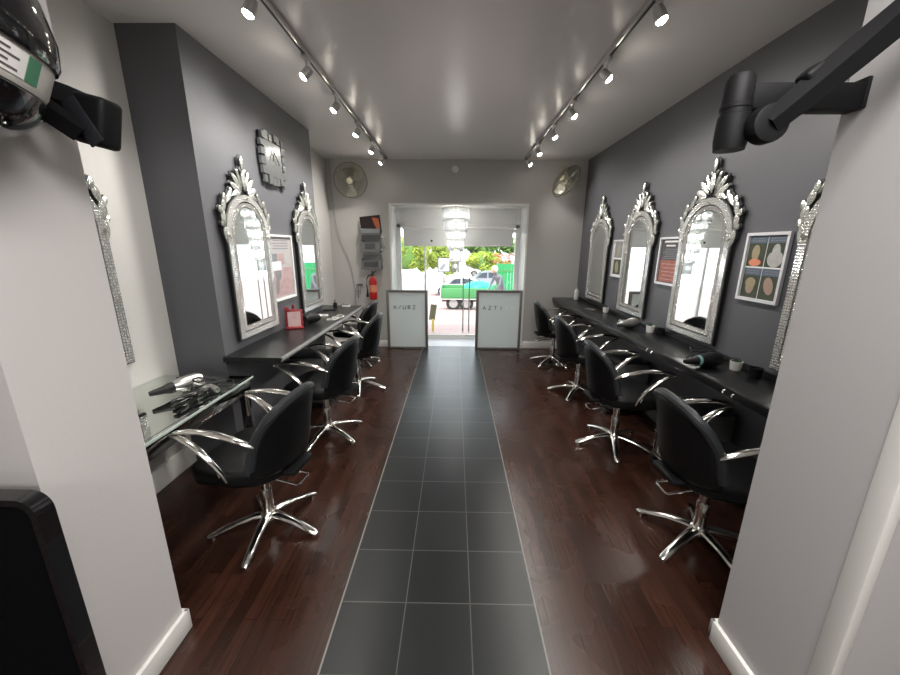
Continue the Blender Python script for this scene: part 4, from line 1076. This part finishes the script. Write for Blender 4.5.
# green tipper truck
tk = thing('tipper_truck', 'small truck with green drop-side bed parked outside the doors', 'truck', (.9, 17.4, zg(17)-.02), 0)
zt = -(zg(17)-.02)
bd = MB().bb(-1.55, 1.5, -.85, -.80, zt-.66, zt-.22, .01).bb(-1.55, 1.5, .80, .85, zt-.66, zt-.22, .01).bb(-1.55, -1.50, -.80, .80, zt-.66, zt-.22, .01).bb(1.45, 1.5, -.80, .80, zt-.66, zt-.22, .01).bb(-1.5, 1.45, -.8, .8, zt-.70, zt-.64)
bd.build('drop_side_bed', M['greenpaint'], tk)
MB().bb(-1.57, 1.52, -.87, .87, zt-.74, zt-.70, .01).bb(-1.57, -1.53, -.875, -.852, zt-.7, zt-.2).bb(1.49, 1.53, -.875, -.852, zt-.7, zt-.2).build('bed_rail', M['rendered'], tk)
MB().bb(-1.5, 2.6, -.4, .4, zt-.9, zt-.745).build('chassis', M['chassis'], tk)
cb = MB(); cb.prism([(1.65, zt-.85), (3.1, zt-.85), (3.15, zt-.3), (2.9, zt+.35), (1.7, zt+.4)], lambda u, v, w: (u, w, v), -.85, .85); cb.build('cab', M['carwhite'], tk)
for x in (-.95, -.35, 2.3):
    for y in (-.62, .62):
        wh = MB().cyl((x, y-.12, .34), (x, y+.12, .34), .34, n=28, bevel=.03).build('wheel', M['tyre'], tk)
        MB().cyl((x, y-.14, .34), (x, y-.121, .34), .2, n=16).build('hub', M['hubcap'], wh)
tp = MB(); tp.ball((.25, 0, zt-.30), 1, (.75, .6, .36)); tag(tp.build('tarpaulin', M['tarp'], loc=tuple(tk.location)), 'teal tarpaulin heaped in the green truck bed', 'tarpaulin')
# green gate
gg = thing('metal_gate', 'tall green metal gate at the right outside the shopfront', 'gate', (2.25, 14.3, zg(14.3)))
zz = -zg(14.3); q_ = MB()
for i in range(9): q_.bb(-.55+i*.125, -.55+i*.125+.11, -.02, .02, .1, zz+1.0-.0*i)
q_.build('gate_boards', M['gategreen'], gg, smooth=False)
MB().bb(-.62, -.55, -.05, .05, 0, zz+1.05, .01).bb(.58, .66, -.05, .05, 0, zz+1.05, .01).bb(-.55, .58, -.045, -.021, .3, .38).bb(-.55, .58, -.045, -.021, zz+.7, zz+.78).build('gate_frame', M['greenpaint'], gg)
# narrow sandwich board by the doorway
nb = thing('folding_sign', 'narrow dark and yellow object standing just outside the doorway', 'sign', (-.46, 7.6, zg(7.6)))
MB().box((0, 0, .42), (.13, .02, .34), .004, rot=Matrix.Rotation(R_(8), 4, 'Y')).build('dark_top', mat('olive_board', (.16, .16, .10), .6), nb)
MB().box((.0, 0, .14), (.05, .03, .28), .004).build('yellow_stem', M['yellow'], nb)

# person outside (white hair)
def person(loc, rz):
    t = thing('person', 'person with white hair in a grey shirt bending forward outside by the green gate', 'person', loc, rz)
    def skin(nm, V, E, m, parent):
        me = bpy.data.meshes.new(nm); me.from_pydata([v[0] for v in V], E, []); o = bpy.data.objects.new(nm, me); COL.objects.link(o); o.parent = parent
        me.materials.append(m)
        md = o.modifiers.new('skin', 'SKIN'); md.use_smooth_shade = True
        for i, v in enumerate(V):
            r = v[1]; me.skin_vertices[0].data[i].radius = (r if isinstance(r, tuple) else (r, r))
        me.skin_vertices[0].data[0].use_root = True
        s = o.modifiers.new('sub', 'SUBSURF'); s.levels = 1; s.render_levels = 1
        return o
    V = [((0, 0, .95), (.15, .11)), ((0, -.08, 1.15), (.15, .10)), ((0, -.20, 1.36), (.17, .10)), ((0, -.27, 1.45), (.06, .06)), ((0, -.32, 1.52), (.055, .055)),
         ((.19, -.20, 1.38), .055), ((.24, -.30, 1.12), .042), ((.17, -.45, .95), .032), ((.14, -.50, .90), .035),
         ((-.19, -.20, 1.38), .055), ((-.24, -.30, 1.12), .042), ((-.17, -.45, .95), .032), ((-.14, -.50, .90), .035),
         ((.10, 0, .85), .09), ((.11, -.03, .48), .06), ((.11, .02, .09), .042), ((.11, -.12, .04), .035),
         ((-.10, 0, .85), .09), ((-.11, -.03, .48), .06), ((-.11, .02, .09), .042), ((-.11, -.12, .04), .035)]
    E = [(0, 1), (1, 2), (2, 3), (3, 4), (2, 5), (5, 6), (6, 7), (7, 8), (2, 9), (9, 10), (10, 11), (11, 12), (0, 13), (13, 14), (14, 15), (15, 16), (0, 17), (17, 18), (18, 19), (19, 20)]
    bd = skin('body', V, E, M['shirt'], t)
    MB().ball((0, -.36, 1.60), .10, (.82, 1, 1.15)).ball((0, -.46, 1.585), .016).build('head', M['skinlive'], bd)
    MB().ball((0, -.335, 1.635), .108, (.90, 1, 1.05)).build('hair', M['whitehair'], bd)
    return t
person((1.62, 12.3, zg(12.3)+.0), R_(-60))

# ------------------------------------------------------------ light
w = bpy.data.worlds.new('sky'); scn.world = w; w.use_nodes = True
nt = w.node_tree; bg = nt.nodes['Background']; bg.inputs[0].default_value = (.88, .94, 1, 1); bg.inputs[1].default_value = 1.7
sun = lightobj('sun', 'SUN', (0, 20, 20), 2.2, (1, .96, .9), angle=R_(2)); sun.rotation_euler = (R_(-38), R_(-25), 0)
sun.rotation_euler = (R_(35), R_(-22), 0)

# ------------------------------------------------------------ camera
cam = bpy.data.cameras.new('camera'); co = bpy.data.objects.new('camera', cam); COL.objects.link(co)
cam.sensor_width = 36; cam.sensor_fit = 'HORIZONTAL'; cam.lens = 14.4; cam.clip_start = .02; cam.clip_end = 300
Rm = Matrix([[0.999885466679516, -0.009978896873049061, 0.011378714351074], [0.013468566214447367, 0.24378104848149734, -0.9697367674402104], [0.0069029882814135414, 0.969778955235913, 0.24388752886182552]])
co.matrix_world = Matrix.Translation((0, 0, 1.62)) @ Rm.to_4x4()
scn.camera = co
vs = scn.view_settings; vs.view_transform = 'Standard'; vs.look = 'None'; vs.gamma = 1; vs.use_curve_mapping = False; vs.exposure = 1.14
